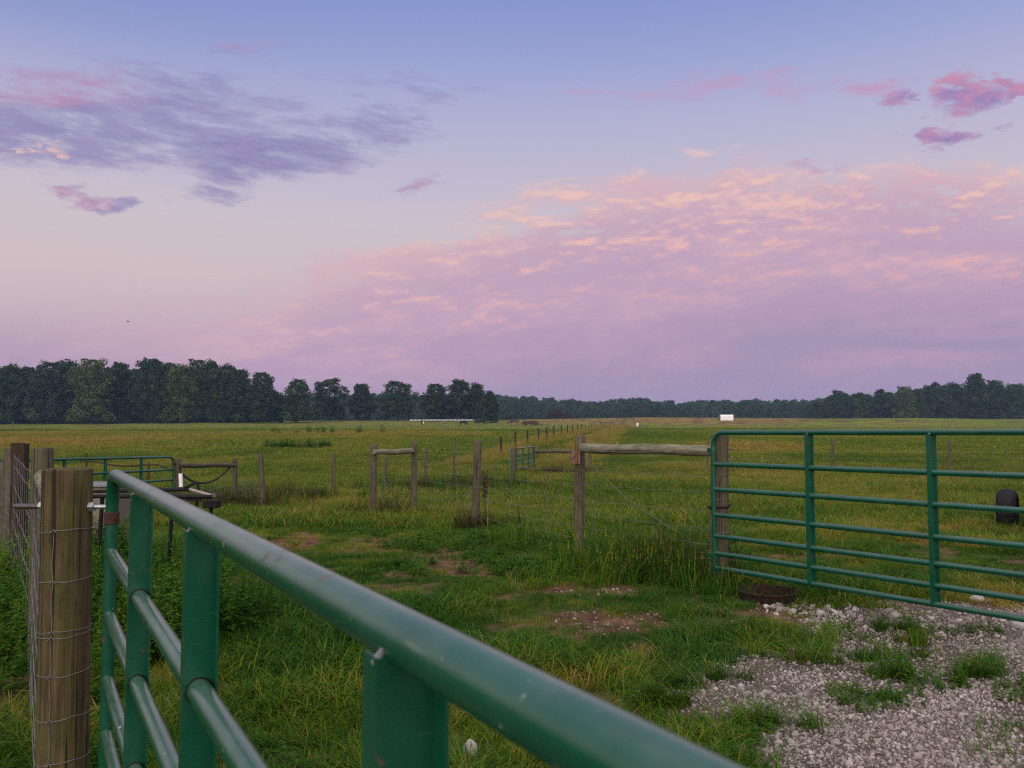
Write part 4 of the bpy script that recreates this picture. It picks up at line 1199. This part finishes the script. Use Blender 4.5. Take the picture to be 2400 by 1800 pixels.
# cattle: one continuous skinned body, grazing
def cow_mesh(name, mat, face):
    import bmesh
    J = {'rump': ((-.75, 0, 1.15), .27), 'belly': ((-.1, 0, 1.05), .36), 'chest': ((.55, 0, 1.05), .33), 'neck': ((.95, 0, .95), .2), 'poll': ((1.25, 0, .55), .13), 'muz': ((1.42, 0, .2), .085),
         'tail': ((-1.0, 0, 1.15), .05), 'tail2': ((-1.06, 0, .5), .03), 'earl': ((1.25, .2, .6), .04), 'earr': ((1.25, -.2, .6), .04)}
    E = [('rump', 'belly'), ('belly', 'chest'), ('chest', 'neck'), ('neck', 'poll'), ('poll', 'muz'), ('rump', 'tail'), ('tail', 'tail2'), ('poll', 'earl'), ('poll', 'earr')]
    for s, y in (('l', .2), ('r', -.2)):
        J['hk' + s] = ((-.7, y, .75), .14); J['hh' + s] = ((-.84, y, .45), .075); J['hf' + s] = ((-.78, y, .03), .06)
        J['fs' + s] = ((.58, y, .72), .11); J['fk' + s] = ((.6, y, .38), .065); J['ff' + s] = ((.58, y, .03), .06)
        E += [('rump', 'hk' + s), ('hk' + s, 'hh' + s), ('hh' + s, 'hf' + s), ('chest', 'fs' + s), ('fs' + s, 'fk' + s), ('fk' + s, 'ff' + s)]
    names = list(J)
    me = bpy.data.meshes.new(name)
    me.from_pydata([J[k][0] for k in names], [(names.index(a), names.index(b)) for a, b in E], [])
    ob = bpy.data.objects.new(name, me)
    COL.objects.link(ob)
    ob.modifiers.new('skin', 'SKIN')
    for i, k in enumerate(names):
        r = J[k][1]; me.skin_vertices[0].data[i].radius = (r, r)
    me.skin_vertices[0].data[0].use_root = True
    sd = ob.modifiers.new('sub', 'SUBSURF'); sd.levels = sd.render_levels = 2
    dg = bpy.context.evaluated_depsgraph_get(); dg.update()
    m2 = bpy.data.meshes.new_from_object(ob.evaluated_get(dg))
    bpy.data.objects.remove(ob)
    m2.materials.clear(); m2.materials.append(mat); m2.materials.append(M['cowface'])
    for pl in m2.polygons:
        pl.use_smooth = True
        if face and pl.center.x > 1.2: pl.material_index = 1
    m2.name = name
    return m2
for (x, y, Y, ang, mat, face, sc, lab) in ((990, 994.5, 270, -70, 'cowred', True, 1.0, 'red cow with a white face, leftmost in the far field'), (1086, 996, 268, -15, 'cowblack', False, 1.0, 'black cow grazing to the right in the far field'),
                                   (1125, 994, 276, 190, 'cowblack', False, 1.08, 'black cow grazing to the left in the far field'), (1205, 995, 262, 185, 'cowbrown', False, 1.25, 'dark brown cow grazing beside the red wagon')):
    p = on_ground(x, y + 1.5, 150); sc *= 12 * p.y / F / 1.45
    o = bpy.data.objects.new('cow', cow_mesh('cow', M[mat], face)); COL.objects.link(o)
    o.location = p; o.rotation_euler = (0, 0, R(ang)); o.scale = (sc,) * 3
    tag(o, lab, 'cow', 'cattle grazing in the far field')
# bird
b = at(300, 754, 60)
mb = MB(); mb.tube([b + Vector((-.09, 0, 0)), b, b + Vector((.1, 0, .01))], [.01, .03, .012], 8)
mb.add([b + Vector((-.03, 0, .01)), b + Vector((.04, 0, .01)), b + Vector((.0, -.16, .07)), b + Vector((-.04, -.14, .06))], [(0, 1, 2, 3)])
mb.add([b + Vector((-.03, 0, .012)), b + Vector((.04, 0, .012)), b + Vector((.0, .16, .07)), b + Vector((-.04, .14, .06))], [(0, 1, 2, 3)])
tag(mb.build('bird', M['bird'], None, b), 'tiny dark bird flying above the left wood', 'bird')

# ------------------------------------------------------------------ trees
def crown(seed, wide=.62, leaves=5200, low=.14, conif=False, open_=1.0):
    """unit-height crown of leaf faces gathered in clumps along limbs"""
    rg = np.random.RandomState(seed)
    nb = rg.randint(85, 110)
    C, Rr = [], []
    while len(C) < nb:
        t = rg.uniform(low, .955)
        if conif: env = wide * .5 * (1.05 - t) ** .7
        else:
            k = (t - low) / (1 - low)
            env = wide * .5 * max(0.0, 1 - abs(2 * k - .8) ** 2.5 / 1.68) ** .55 * (.88 + .12 * math.sin(seed * 3.1 + k * 9))
        a = rg.uniform(0, 6.283); r = env * rg.uniform(.05, 1) ** .4 * (1 + .22 * math.sin(2 * a + seed * 1.7) * math.sin(t * 8 + seed))
        C.append((r * math.cos(a), r * math.sin(a), t)); Rr.append(rg.uniform(.032, .115) * (1.1 - .35 * t))
    C, Rr = np.array(C), np.array(Rr)
    w = Rr ** 2; ix = rg.choice(nb, leaves, p=w / w.sum())
    d = rg.normal(size=(leaves, 3)); d /= np.linalg.norm(d, axis=1)[:, None]
    d[:, 2] *= .75
    rad = Rr[ix] * rg.uniform(.35, 1.12, leaves) ** .6
    p = C[ix] + d * rad[:, None]
    # leaves that fill the crown between the clumps
    nf = int(leaves * .30); k = rg.uniform(0, 1, nf)
    if conif: ev = wide * .5 * (1.05 - (low + k * (.93 - low))) ** .7
    else: ev = wide * .5 * np.maximum(0, 1 - np.abs(2 * k - .8) ** 2.5 / 1.68) ** .55 * (.88 + .12 * np.sin(seed * 3.1 + k * 9))
    an = rg.uniform(0, 6.283, nf); rr_ = ev * rg.uniform(.1, 1, nf) ** .45 * (.9 + .16 * np.sin(an * 2 + seed) * np.sin(k * 9 + an * 2 + seed))
    p[:nf] = np.stack([rr_ * np.cos(an), rr_ * np.sin(an), low + k * (.955 - low)], 1)
    p[:, 2] = np.clip(p[:, 2], .04, 1.0)
    s = rg.uniform(.007, .0155, leaves)
    nrm = d * 1.0 + rg.normal(size=(leaves, 3)) * .33 + np.array([0, 0, .35]); nrm /= np.linalg.norm(nrm, axis=1)[:, None]
    t1 = np.cross(nrm, rg.normal(size=(leaves, 3))); t1 /= np.linalg.norm(t1, axis=1)[:, None]
    t2 = np.cross(nrm, t1)
    V = np.empty((leaves, 4, 3))
    for k, (a, b) in enumerate(((-1, -.6), (1, -.75), (.8, .7), (-.7, 1))):
        V[:, k] = p + t1 * (s * a)[:, None] + t2 * (s * b)[:, None]
    V = V.reshape(-1, 3)
    Fc = np.arange(leaves * 4).reshape(-1, 4)
    cb = rg.uniform(0, 1, nb) ** 2 * .7
    bl = np.repeat(np.clip(cb[ix] + rg.normal(0, .12, leaves), 0, 1), 4)
    return V, Fc, bl, C

def trunk_mb(C, r=.016, low=.14):
    mb = MB()
    mb.tube([(0, 0, -.03), (.003, 0, .05), (-.004, .004, .25), (.004, 0, .5), (0, 0, .8)], [r * 1.5, r, r * .85, r * .6, r * .2], 8)
    for k in range(0, len(C), 7):
        c = C[k]; z0 = max(.08, c[2] * .6)
        mb.tube([(0, 0, z0), (c[0] * .5, c[1] * .5, z0 + (c[2] - z0) * .65), tuple(c)], [r * .5, r * .3, r * .1], 5)
    return mb

TREES = []
for i in range(10):
    kw = [dict(wide=.56, low=.07), dict(wide=.62, low=.06), dict(wide=.5, low=.06), dict(wide=.78, low=.06), dict(wide=.9, low=.1), dict(wide=.55, low=.1), dict(wide=.68, low=.1), dict(wide=.44, low=.08), dict(wide=.7, low=.12), dict(wide=.7, conif=True, low=.09)][i]
    V, Fc, bl, C = crown(500 + i, leaves=10000, **kw)
    cm = np_mesh('crown', V.tolist(), Fc.tolist(), M['crown'], bl)
    t = trunk_mb(C); tm = bpy.data.meshes.new('trunk'); tm.from_pydata([tuple(v) for v in t.v], [], t.f)
    tm.polygons.foreach_set('use_smooth', [True] * len(tm.polygons))
    tm.materials.append(M['bark'])
    TREES.append((cm, tm, V, Fc, bl, t))

def tree(x, ytop, Y, var, label, col, wscale=1.0, name='broadleaf_tree', group='trees of the left wood', rot=None, pale=False):
    X_ = (x - 1200) / F * Y
    gzv = g1(X_, Y); top = at(x, ytop, Y).z
    H = top - gzv + .3
    root = empty(name, Vector((X_, Y, gzv - .2)), label, 'tree', group)
    rz = rnd.uniform(0, 6.28) if rot is None else rot
    for nm, me in (('trunk', TREES[var][1]), ('crown', TREES[var][0])):
        o = bpy.data.objects.new(nm, me); COL.objects.link(o); o.parent = root
        if nm == 'crown': o.color = col
    root.scale = (H * wscale, H * wscale, H); root.rotation_euler = (0, 0, rz)
    return root
DG, MG, YG, BG = (.013, .034, .015, 1), (.022, .05, .016, 1), (.06, .085, .018, 1), (.014, .033, .020, 1)
LW = [  # x, ytop, Y, variant, colour, width, label
    (18, 852, 300, 3, MG, 1.0, 'round mid green tree at the left end of the wood'),
    (66, 856, 303, 0, DG, 1.0, 'dark tree second from the left end of the wood'),
    (112, 844, 298, 1, DG, 1.0, 'dark tree with a knobbly top left of the pale green one'),
    (160, 842, 302, 7, DG, 1.2, 'narrow dark tree touching the pale green tall tree'),
    (214, 837, 292, 1, YG, 1.0, 'tall pale yellow green tree in the left wood'),
    (278, 847, 304, 2, DG, 1.1, 'dark tree just right of the pale yellow green tree'),
    (322, 860, 306, 5, BG, 1.0, 'low dark tree filling the dip in the left wood'),
    (356, 836, 297, 0, DG, 1.0, 'tall dark tree in the middle of the left wood'),
    (396, 846, 300, 6, MG, .95, 'green tree right of the tall middle one in the left wood'),
    (425, 854, 296, 3, YG, .8, 'lighter green tree below the twin tall tops'),
    (466, 838, 302, 1, MG, .85, 'tall tree with a ragged top, highest at right of the wood'),
    (497, 845, 303, 2, DG, .9, 'dark tree leaning on the ragged topped tall tree'),
    (525, 853, 299, 7, DG, 1.1, 'narrow dark tree toward the right end of the wood'),
    (562, 862, 297, 0, DG, .95, 'dark full tree second from the right end of the wood'),
    (612, 869, 293, 6, DG, .95, 'broad dark tree closing the right end of the wood'),
    (648, 915, 300, 5, MG, .9, 'small thin tree at the right foot of the wood')]
for (x, yt, Y, v, c, ws, lab) in LW:
    tree(x, yt, Y, v, lab, c, ws)
SOL = [(698, 886, 296, 1, MG, .92, 'round green tree standing first in the open row'),
       (772, 885, 318, 3, BG, .95, 'domed tree with a thin top, second in the open row'),
       (848, 897, 322, 0, BG, 1.0, 'dark tree third in the open row, behind its neighbours'),
       (932, 892, 316, 4, DG, 1.0, 'broad dark oak standing left of the white bales'),
       (1020, 897, 306, 6, BG, 1.0, 'thin-leaved tree at the left of the bale row clump'),
       (1078, 888, 310, 8, BG, .9, 'tallest tree of the clump above the white bales'),
       (1116, 897, 308, 7, BG, 1.0, 'narrow open tree right of the tallest above the bales'),
       (1148, 916, 290, 9, DG, 1.0, 'dark pointed evergreen right of the white bales')]
for (x, yt, Y, v, c, ws, lab) in SOL:
    tree(x, yt, Y, v, lab, c, ws * 1.22, 'conifer_tree' if v == 9 else 'broadleaf_tree', 'trees in the open row')
RW = [(1968, 913, 430, 3, DG, 1.0, 'rounded dark tree where the right wood begins'), (2018, 918, 440, 0, MG, 1.0, 'low green tree right of the rounded dark one'), (2064, 911, 425, 2, DG, 1.1, 'dark tree left of the pale tree in the right wood'),
      (2120, 903, 415, 1, YG, .95, 'pale green tree in the right wood'), (2150, 908, 428, 5, MG, 1.0, 'small green tree right of the pale one'), (2194, 895, 430, 3, DG, .9, 'broad dark dome left of the tallest right tree'),
      (2236, 896, 432, 7, DG, 1.2, 'narrow dark tree just left of the tallest right tree'), (2288, 873, 425, 2, DG, 1.0, 'tallest tree of the right wood'), (2332, 888, 428, 6, DG, .9, 'dark tree just right of the tallest right tree'),
      (2378, 897, 420, 1, MG, .9, 'green tree near the right edge of the view'), (2420, 900, 424, 0, DG, 1.0, 'dark tree cut off by the right edge of the view')]
for (x, yt, Y, v, c, ws, lab) in RW:
    tree(x, yt, Y, v, lab, c, ws, group='trees of the right wood')
tree(1305, 957, 430, 4, 'dark red leaved tree before the far woods', (.05, .012, .016, 1), 1.2, 'red_tree', 'lone far trees')
tree(1290, 966, 432, 3, 'low dark red bush left of the red tree', (.05, .016, .018, 1), 1.6, 'red_bush', 'lone far trees')
tree(1330, 968, 434, 6, 'low dark red bush right of the red tree', (.045, .014, .018, 1), 1.6, 'red_bush', 'lone far trees')
tree(1198, 968, 330, 4, 'low green bush right of the evergreen', (.06, .075, .025, 1), 2.2, 'green_bush', 'lone far trees')

# the woods behind, that read as one mass
mm = []
for (cm, tm, V, Fc, bl, t) in TREES[:9]:
    nv = len(V); tv = np.array([tuple(v) for v in t.v])
    me = bpy.data.meshes.new('mass_tree')
    me.from_pydata(np.r_[V, tv].tolist(), [], Fc.tolist() + [tuple(i + nv for i in f) for f in t.f])
    a = me.attributes.new('bl', 'FLOAT', 'POINT'); a.data.foreach_set('value', np.r_[bl, np.zeros(len(tv))].astype(np.float32))
    me.materials.append(M['crown_mass']); me.materials.append(M['bark'])
    mi = np.zeros(len(me.polygons), np.int32); mi[len(Fc):] = 1
    me.polygons.foreach_set('material_index', mi)
    mm.append(me)
mc = proto_coll('mass_tree', mm)
def mass(name, label, rows):
    P, S = [], []
    for (x, yt, Y) in rows:
        X_ = (x - 1200) / F * Y; gzv = g1(X_, Y); H = at(x, yt, Y).z - gzv + .3
        P.append((X_, Y, gzv - .2)); S.append(H)
    n = len(P)
    scatter(name, label, np.array(P), np.stack([np.zeros(n), np.zeros(n), nrs.rand(n) * 6.28], 1), np.array(S), nrs.randint(0, 9, n), np.zeros(n), mc)
rows = []
for k in range(60):
    x = -420 + k * 18.3
    if x > 640: break
    rows.append((x, np.interp(x, [-420, 0, 100, 220, 300, 470, 560, 640], [850, 860, 862, 856, 866, 856, 878, 905]) + rnd.uniform(-4, 12), 315 + rnd.uniform(0, 12)))
    rows.append((x + 9, np.interp(x, [-420, 0, 640], [880, 885, 915]) + rnd.uniform(-10, 14), 308 + rnd.uniform(0, 10)))
for k in range(26):
    rows.append((-420 + k * 16, rnd.uniform(848, 866), 299 + rnd.uniform(-4, 6)))
for k in range(75):
    rows.append((-420 + k * 14.6, np.interp(k, [0, 60, 75], [945, 950, 965]) + rnd.uniform(-12, 14), 304 + rnd.uniform(-3, 6)))
mass('left_woods', 'dense wood behind the front row on the left', rows)
rows = []
for k in range(150):
    x = 640 + k * 9.6
    top = np.interp(x, [640, 1000, 1170, 1250, 1400, 1480, 1520, 1600, 1750, 1900, 2080], [925, 922, 926, 931, 941, 930, 934, 939, 936, 934, 925])
    rows.append((x, top + rnd.uniform(-3, 9), 680 + rnd.uniform(-60, 60)))
    rows.append((x + 5, top + rnd.uniform(6, 22), 600 + rnd.uniform(-40, 40)))
mass('far_woods', 'far hazy line of woods across the field', rows)
rows = []
for k in range(70):
    x = 1900 + k * 13
    top = np.interp(x, [1900, 1960, 2050, 2150, 2290, 2400, 2900], [940, 920, 916, 905, 892, 900, 890])
    rows.append((x, top + rnd.uniform(0, 14), 455 + rnd.uniform(-12, 20)))
    rows.append((x + 6, top + rnd.uniform(15, 45), 432 + rnd.uniform(-10, 10)))
mass('right_woods', 'dense wood behind the front row on the right', rows)

# ------------------------------------------------------------------ sky
class Ex:
    def __init__(s, nt, v): s.nt, s.v = nt, v
    def _m(s, op, o=0.0, c=None, clamp=False):
        return Ex(s.nt, mth(s.nt, op, s.v, o.v if isinstance(o, Ex) else o, c, clamp))
    def __add__(s, o): return s._m('ADD', o)
    __radd__ = __add__
    def __sub__(s, o): return s._m('SUBTRACT', o)
    def __rsub__(s, o): return Ex(s.nt, mth(s.nt, 'SUBTRACT', o, s.v))
    def __mul__(s, o): return s._m('MULTIPLY', o)
    __rmul__ = __mul__
    def __truediv__(s, o): return s._m('DIVIDE', o)
    def max(s, o): return s._m('MAXIMUM', o)
    def min(s, o): return s._m('MINIMUM', o)
    def pow(s, o): return s._m('POWER', o)
    def sqrt(s): return s._m('SQRT')
    def ss(s, a, b):
        n = s.nt.nodes.new('ShaderNodeMapRange'); n.interpolation_type = 'SMOOTHSTEP'
        s.nt.links.new(s.v, n.inputs[0]); n.inputs[1].default_value = a; n.inputs[2].default_value = b
        return Ex(s.nt, n.outputs[0])
def uv(x, y):
    p = at(x, y, 1.0); return p.x, p.z - EYE

def make_sky():
    w = bpy.data.worlds.new('World'); scene.world = w; w.use_nodes = True
    nt = w.node_tree; N, L = nt.nodes, nt.links
    bg = N['Background']
    g = N.new('ShaderNodeTexCoord').outputs['Generated']
    sep = N.new('ShaderNodeSeparateXYZ'); L.new(g, sep.inputs[0])
    dx, dy, dz = (Ex(nt, sep.outputs[i]) for i in range(3))
    yc = dy.max(.22)
    U, Vv = dx / yc, dz / yc
    el = dz._m('ARCSINE') * (180 / math.pi)
    def cxyz(a, b, c=0.0):
        n = N.new('ShaderNodeCombineXYZ')
        for i, v in enumerate((a, b, c)):
            if isinstance(v, Ex): L.new(v.v, n.inputs[i])
            else: n.inputs[i].default_value = v
        return n.outputs[0]
    def fb(vec, scale, detail=6, rough=.58, dist=0.0): return Ex(nt, noise(nt, vec, scale, detail, rough, dist))
    # clear air: elevation ramp (degrees / 60)
    el60 = (el / 60.0).max(0.0).min(1.0)
    base = ramp(nt, el60.v, [(0, lin(162, 146, 178)), (.05, lin(170, 148, 180)), (.10, lin(188, 164, 184)), (.17, lin(206, 188, 194)), (.235, lin(204, 194, 204)), (.30, lin(192, 186, 209)),
                             (.36, lin(176, 177, 211)), (.41, lin(157, 166, 211)), (.45, lin(143, 156, 208)), (.50, lin(127, 145, 203)), (.75, lin(88, 112, 178)), (1, lin(70, 95, 160))])
    # left side of the upper sky is deeper blue, lower left warmer
    lf = (U * -1.0).ss(.05, .72) * el60.ss(.3, .5)
    base = mix(nt, (lf * .42).v, base, lin(92, 118, 186))
    lw = (U * -1.0).ss(-.1, .65) * el60.ss(.07, .15) * (1.0 - el60.ss(.17, .27))
    base = mix(nt, (lw * .42).v, base, lin(213, 196, 196))
    # cloud coordinates: a flat layer seen in perspective, blended with plain angle
    den = dz.max(.0) + .16
    cxv, cyv = dx / den, dy / den
    P1 = cxyz(cxv * 1.0, cyv * 1.0)
    warp = fb(cxyz(U * 2.2, Vv * 6.0, 3.1), 1.0, 3) - .5
    warp2 = fb(cxyz(U * 2.2, Vv * 6.0, 8.7), 1.0, 3) - .5
    wa = (fb(cxyz(U * 9, Vv * 24, 21.0), 1.0, 6, .62) - .5) * .22
    wb = (fb(cxyz(U * 9, Vv * 24, 33.0), 1.0, 6, .62) - .5) * .085
    def E(x, y, rx, ry, rot=0.0):
        cu, cv = uv(x, y); c, s = math.cos(rot), math.sin(rot)
        a = (U + wa - cu); b = (Vv + wb - cv)
        p = (a * c + b * s) * (F / rx); q = (b * c - a * s) * (F / ry)
        return 1.0 - (p * p + q * q).sqrt()
    def nz(vec, detail=7, rough=.6, k=3.2): return (fb(vec, 1.0, detail, rough) - .5) * k
    # --- dusky violet streaks, upper left
    tilt = Vv + U * .17
    st = nz(cxyz(U * 10 + warp * 1.4, tilt * 48 + warp2 * 2.2, 1.7), 8, .66, 6.0)
    st2 = nz(cxyz(U * 40 + warp * 3, tilt * 130 + warp2 * 5, 5.2), 6, .65, 5.0)
    st3 = nz(cxyz(U * 3.5, tilt * 11, 15.2), 4, .6, 5.0)
    vm = E(60, 270, 580, 180, -.15).max(E(640, 360, 440, 105, -.02)).max(E(330, 310, 520, 130, -.15)).max(E(420, 270, 620, 170, -.08) * .75).max(E(900, 290, 260, 110, .2) * .7)
    vm = vm.max(E(250, 470, 150, 40, -.1) * .95).max(E(520, 450, 170, 50, .05) * .75).max(E(955, 425, 110, 34, .1) * .75).max(E(640, 125, 260, 90, -.4) * .42).max(E(900, 200, 330, 60, -.1) * .5)
    vs_ = vm.max(0.0).ss(0, .75)
    vd = (vs_ * .85 + st * .40 + st2 * .20 + st3 * .22 - .29).ss(-.16, .98) * vm.ss(0.0, .22)
    pinkm = (E(105, 205, 290, 75, .0) * 1.15).max(E(620, 115, 160, 55, -.4)).max(E(180, 465, 70, 30)).max(E(950, 422, 90, 34)).max(0.0).ss(0, .6)
    vcol = mix(nt, (st2 * .5 + st * .3 + .1).ss(-.3, .6).v, lin(106, 106, 168), lin(148, 134, 184))
    vcol = mix(nt, (pinkm * .8 * (st * .25 + .95).min(1.0).max(0.0)).v, vcol, lin(186, 131, 170))
    sky = mix(nt, (vd * .84).v, base, vcol)
    pk = (E(85, 345, 75, 26) * .9).max(E(0, 400, 30, 14) * .7).max(0.0).ss(0, .6) * (st2 + .3).ss(-.1, .4)
    sky = mix(nt, (pk * .85).v, sky, lin(228, 192, 188))
    # --- faint rosy wisps across the upper right
    rs = nz(cxyz(U * 12 + warp * 1.2, (Vv - U * .06) * 44 + warp2 * 2.4, 9.4), 7, .62, 5.5)
    rm = (E(1720, 205, 620, 75, .02) * .7).max(E(2030, 205, 230, 60, .05) * .85).max(E(1380, 215, 220, 60) * .7).max(E(1655, 355, 90, 30) * .9).max(E(1905, 383, 110, 22) * .9)
    rd = (rm.max(0.0) * 1.0 + rs * .40 - .30).ss(0, .7) * rm.ss(0, .2)
    rcol = mix(nt, (E(1655, 355, 90, 40).max(0.0) * 2.0).min(1.0).v, lin(194, 150, 188), lin(236, 198, 192))
    sky = mix(nt, (rd * .75).v, sky, rcol)
    bs = nz(cxyz(U * 26 + warp * 2.5, (Vv - U * .3) * 55 + warp2 * 4, 4.4), 7, .64, 5.5)
    bm = E(2270, 215, 150, 75, .3).max(E(2200, 325, 130, 42, .0)).max(E(2365, 190, 80, 36, .6)).max(E(2120, 225, 90, 30, .1) * .8).max(E(2330, 300, 90, 34) * .5)
    bd = (bm.max(0.0) * 1.5 + bs * .42 - .40).ss(-.05, .75) * bm.ss(0, .2)
    bcol = mix(nt, ((Vv - uv(0, 225)[1]) * 12.0 * (1.0 - E(2200, 325, 160, 60).max(0.0).ss(0, .2)) + bs * .5 + .05).ss(-.45, .6).v, lin(138, 122, 182), lin(198, 138, 172))
    sky = mix(nt, (bd * .9).v, sky, bcol)
    # --- the great bank: lilac below, peach where the light catches its top
    xs = [-400, 0, 230, 480, 640, 720, 850, 1000, 1150, 1280, 1450, 1570, 1800, 2080, 2400, 2900]
    ys = [830, 800, 750, 705, 690, 640, 590, 545, 500, 466, 430, 405, 388, 372, 382, 360]
    u0, u1 = (xs[0] - 1200) / F, (xs[-1] - 1200) / F
    un = ((U - u0) / (u1 - u0)).max(0.0).min(1.0)
    vt = Ex(nt, ramp(nt, un.v, [((x - xs[0]) / (xs[-1] - xs[0]), (uv(x, y)[1],) * 3 + (1,)) for x, y in zip(xs, ys)]))
    slope = Vv - U * .10
    big = nz(cxyz(U * 4.2 + warp * .8, slope * 15 + warp2 * 1.0, 2.2), 7, .6, 5.0)
    pc = cxyz(U * 23 + warp * 2.5, slope * 54 + warp2 * 3.0, 6.1)
    puf = nz(pc, 9, .66, 5.0)
    puf_up = nz(cxyz(U * 23 + warp * 2.5 + .05, slope * 54 + warp2 * 3.0 + .34, 6.1), 9, .66, 5.0)
    depth = vt - Vv                                  # how far below the top edge
    edge = depth + big * .026 + puf * .020
    dens = edge.ss(-.016, .044)
    gap = (puf * .5 + big * .6).ss(-.05, -.65) * (1.0 - depth.ss(.05, .12))
    dens = dens * (1.0 - gap * .6) * (U.ss(-.60, -.18) * .6 + .4)
    lower = depth.ss(.10, .26)
    lil = mix(nt, depth.ss(.0, .085).v, lin(210, 176, 186), lin(190, 158, 187))
    lil = mix(nt, lower.v, lil, lin(167, 146, 179))
    lil = mix(nt, (big * .6 + puf * .3).ss(-.5, .7).v, lil, mix(nt, lower.v, lin(208, 172, 190), lin(188, 154, 184)))
    low = (el / 60.0).ss(.085, .0)
    lil = mix(nt, low.v, lil, lin(160, 145, 178))
    gs = nz(cxyz(U * 2.4, Vv * 26, 7.7), 5, .55)
    gm = (E(2300, 800, 700, 90, .08).max(0.0) * 1.2).min(1.0) * gs.ss(-.25, .5) + (E(1300, 830, 900, 60).max(0.0)) * gs.ss(-.2, .6) * .6
    lil = mix(nt, (gm * .6).v, lil, lin(142, 138, 178))
    clus = nz(cxyz(U * 6.5 + warp * 1.0, slope * 26 + warp2 * 1.5, 12.4), 5, .6, 5.5)
    lit = ((puf - puf_up) * .42 + puf * .36 + big * .16 + clus * .42)
    band = (1.0 - depth.ss(.085, .19)) * (U.ss(-.44, -.02) * .9 + .1)
    hl = (lit.ss(-.12, 1.05) * band * 1.2).min(1.0)
    rim = (1.0 - depth.ss(.0, .05)) * edge.ss(-.02, .02)
    hl = (hl + rim * .30 * U.ss(-.5, -.1)).min(1.0)
    pea = mix(nt, depth.ss(.02, .15).v, lin(238, 195, 185), lin(244, 178, 171))
    bank = mix(nt, (hl * .95).v, lil, pea)
    sky = mix(nt, (dens * .93).v, sky, bank)
    # --- bright patch added high overhead, out of view, to light the land
    glow = (dy * -.52 + dz * .85).ss(.22, .92)
    sky = mix(nt, glow.v, sky, (1.92, 1.80, 1.68, 1))
    # --- physical sky underneath, a small share
    st_ = N.new('ShaderNodeTexSky'); st_.sky_type = 'NISHITA'; st_.sun_disc = False
    st_.sun_elevation = R(3); st_.sun_rotation = R(200); st_.air_density = 1.4; st_.dust_density = 2.0
    nm = N.new('ShaderNodeMix'); nm.data_type = 'RGBA'; nm.blend_type = 'ADD'; nm.inputs[0].default_value = .0012
    L.new(sky, nm.inputs[6]); L.new(st_.outputs[0], nm.inputs[7])
    L.new(nm.outputs[2], bg.inputs['Color'])
    bg.inputs['Strength'].default_value = 1.0
make_sky()

sd = bpy.data.lights.new('sun', 'SUN'); sd.energy = .9; sd.angle = R(16); sd.color = (1.0, .78, .66)
so = bpy.data.objects.new('sun', sd); COL.objects.link(so)
sv = Vector((math.sin(R(200)), math.cos(R(200)), math.tan(R(9))))          # towards the sun
so.rotation_euler = (-sv).to_track_quat('-Z', 'Y').to_euler()

# ------------------------------------------------------------------ haze
HAZE = True
if HAZE:
    mb = MB(); mb.box((0, 560, 17), 2400, 1500, 72)
    m = bpy.data.materials.new('haze_air'); m.use_nodes = True
    nt = m.node_tree; nt.nodes.remove(nt.nodes['Principled BSDF'])
    pv = nt.nodes.new('ShaderNodeVolumePrincipled')
    pv.inputs['Color'].default_value = (.42, .6, .95, 1); pv.inputs['Density'].default_value = .0002; pv.inputs['Anisotropy'].default_value = 0.0
    nt.links.new(pv.outputs[0], nt.nodes['Material Output'].inputs['Volume'])
    tag(mb.build('haze', m, None, (0, 560, 17), smooth=False), 'thin evening haze over the fields', kind='stuff')

# ------------------------------------------------------------------ camera and output
cd = bpy.data.cameras.new('camera'); cd.sensor_width = 36; cd.sensor_fit = 'HORIZONTAL'; cd.lens = F / 2400 * 36
cd.clip_start = .02; cd.clip_end = 6000
cd.dof.use_dof = True; cd.dof.focus_distance = 7.5; cd.dof.aperture_fstop = 10
co = bpy.data.objects.new('camera', cd); COL.objects.link(co)
co.location = (0, 0, EYE); co.rotation_euler = (math.pi / 2 + PITCH, 0, 0)
scene.camera = co
scene.view_settings.view_transform = 'Standard'; scene.view_settings.look = 'None'
scene.view_settings.exposure = 0; scene.view_settings.gamma = 1
scene.render.engine = 'CYCLES'
scene.cycles.max_bounces = 6; scene.cycles.diffuse_bounces = 3; scene.cycles.volume_bounces = 0
scene.cycles.transparent_max_bounces = 4
scene.cycles.use_denoising = False
scene.cycles.filter_width = 1.2
scene.cycles.use_adaptive_sampling = False
scene.render.film_transparent = False
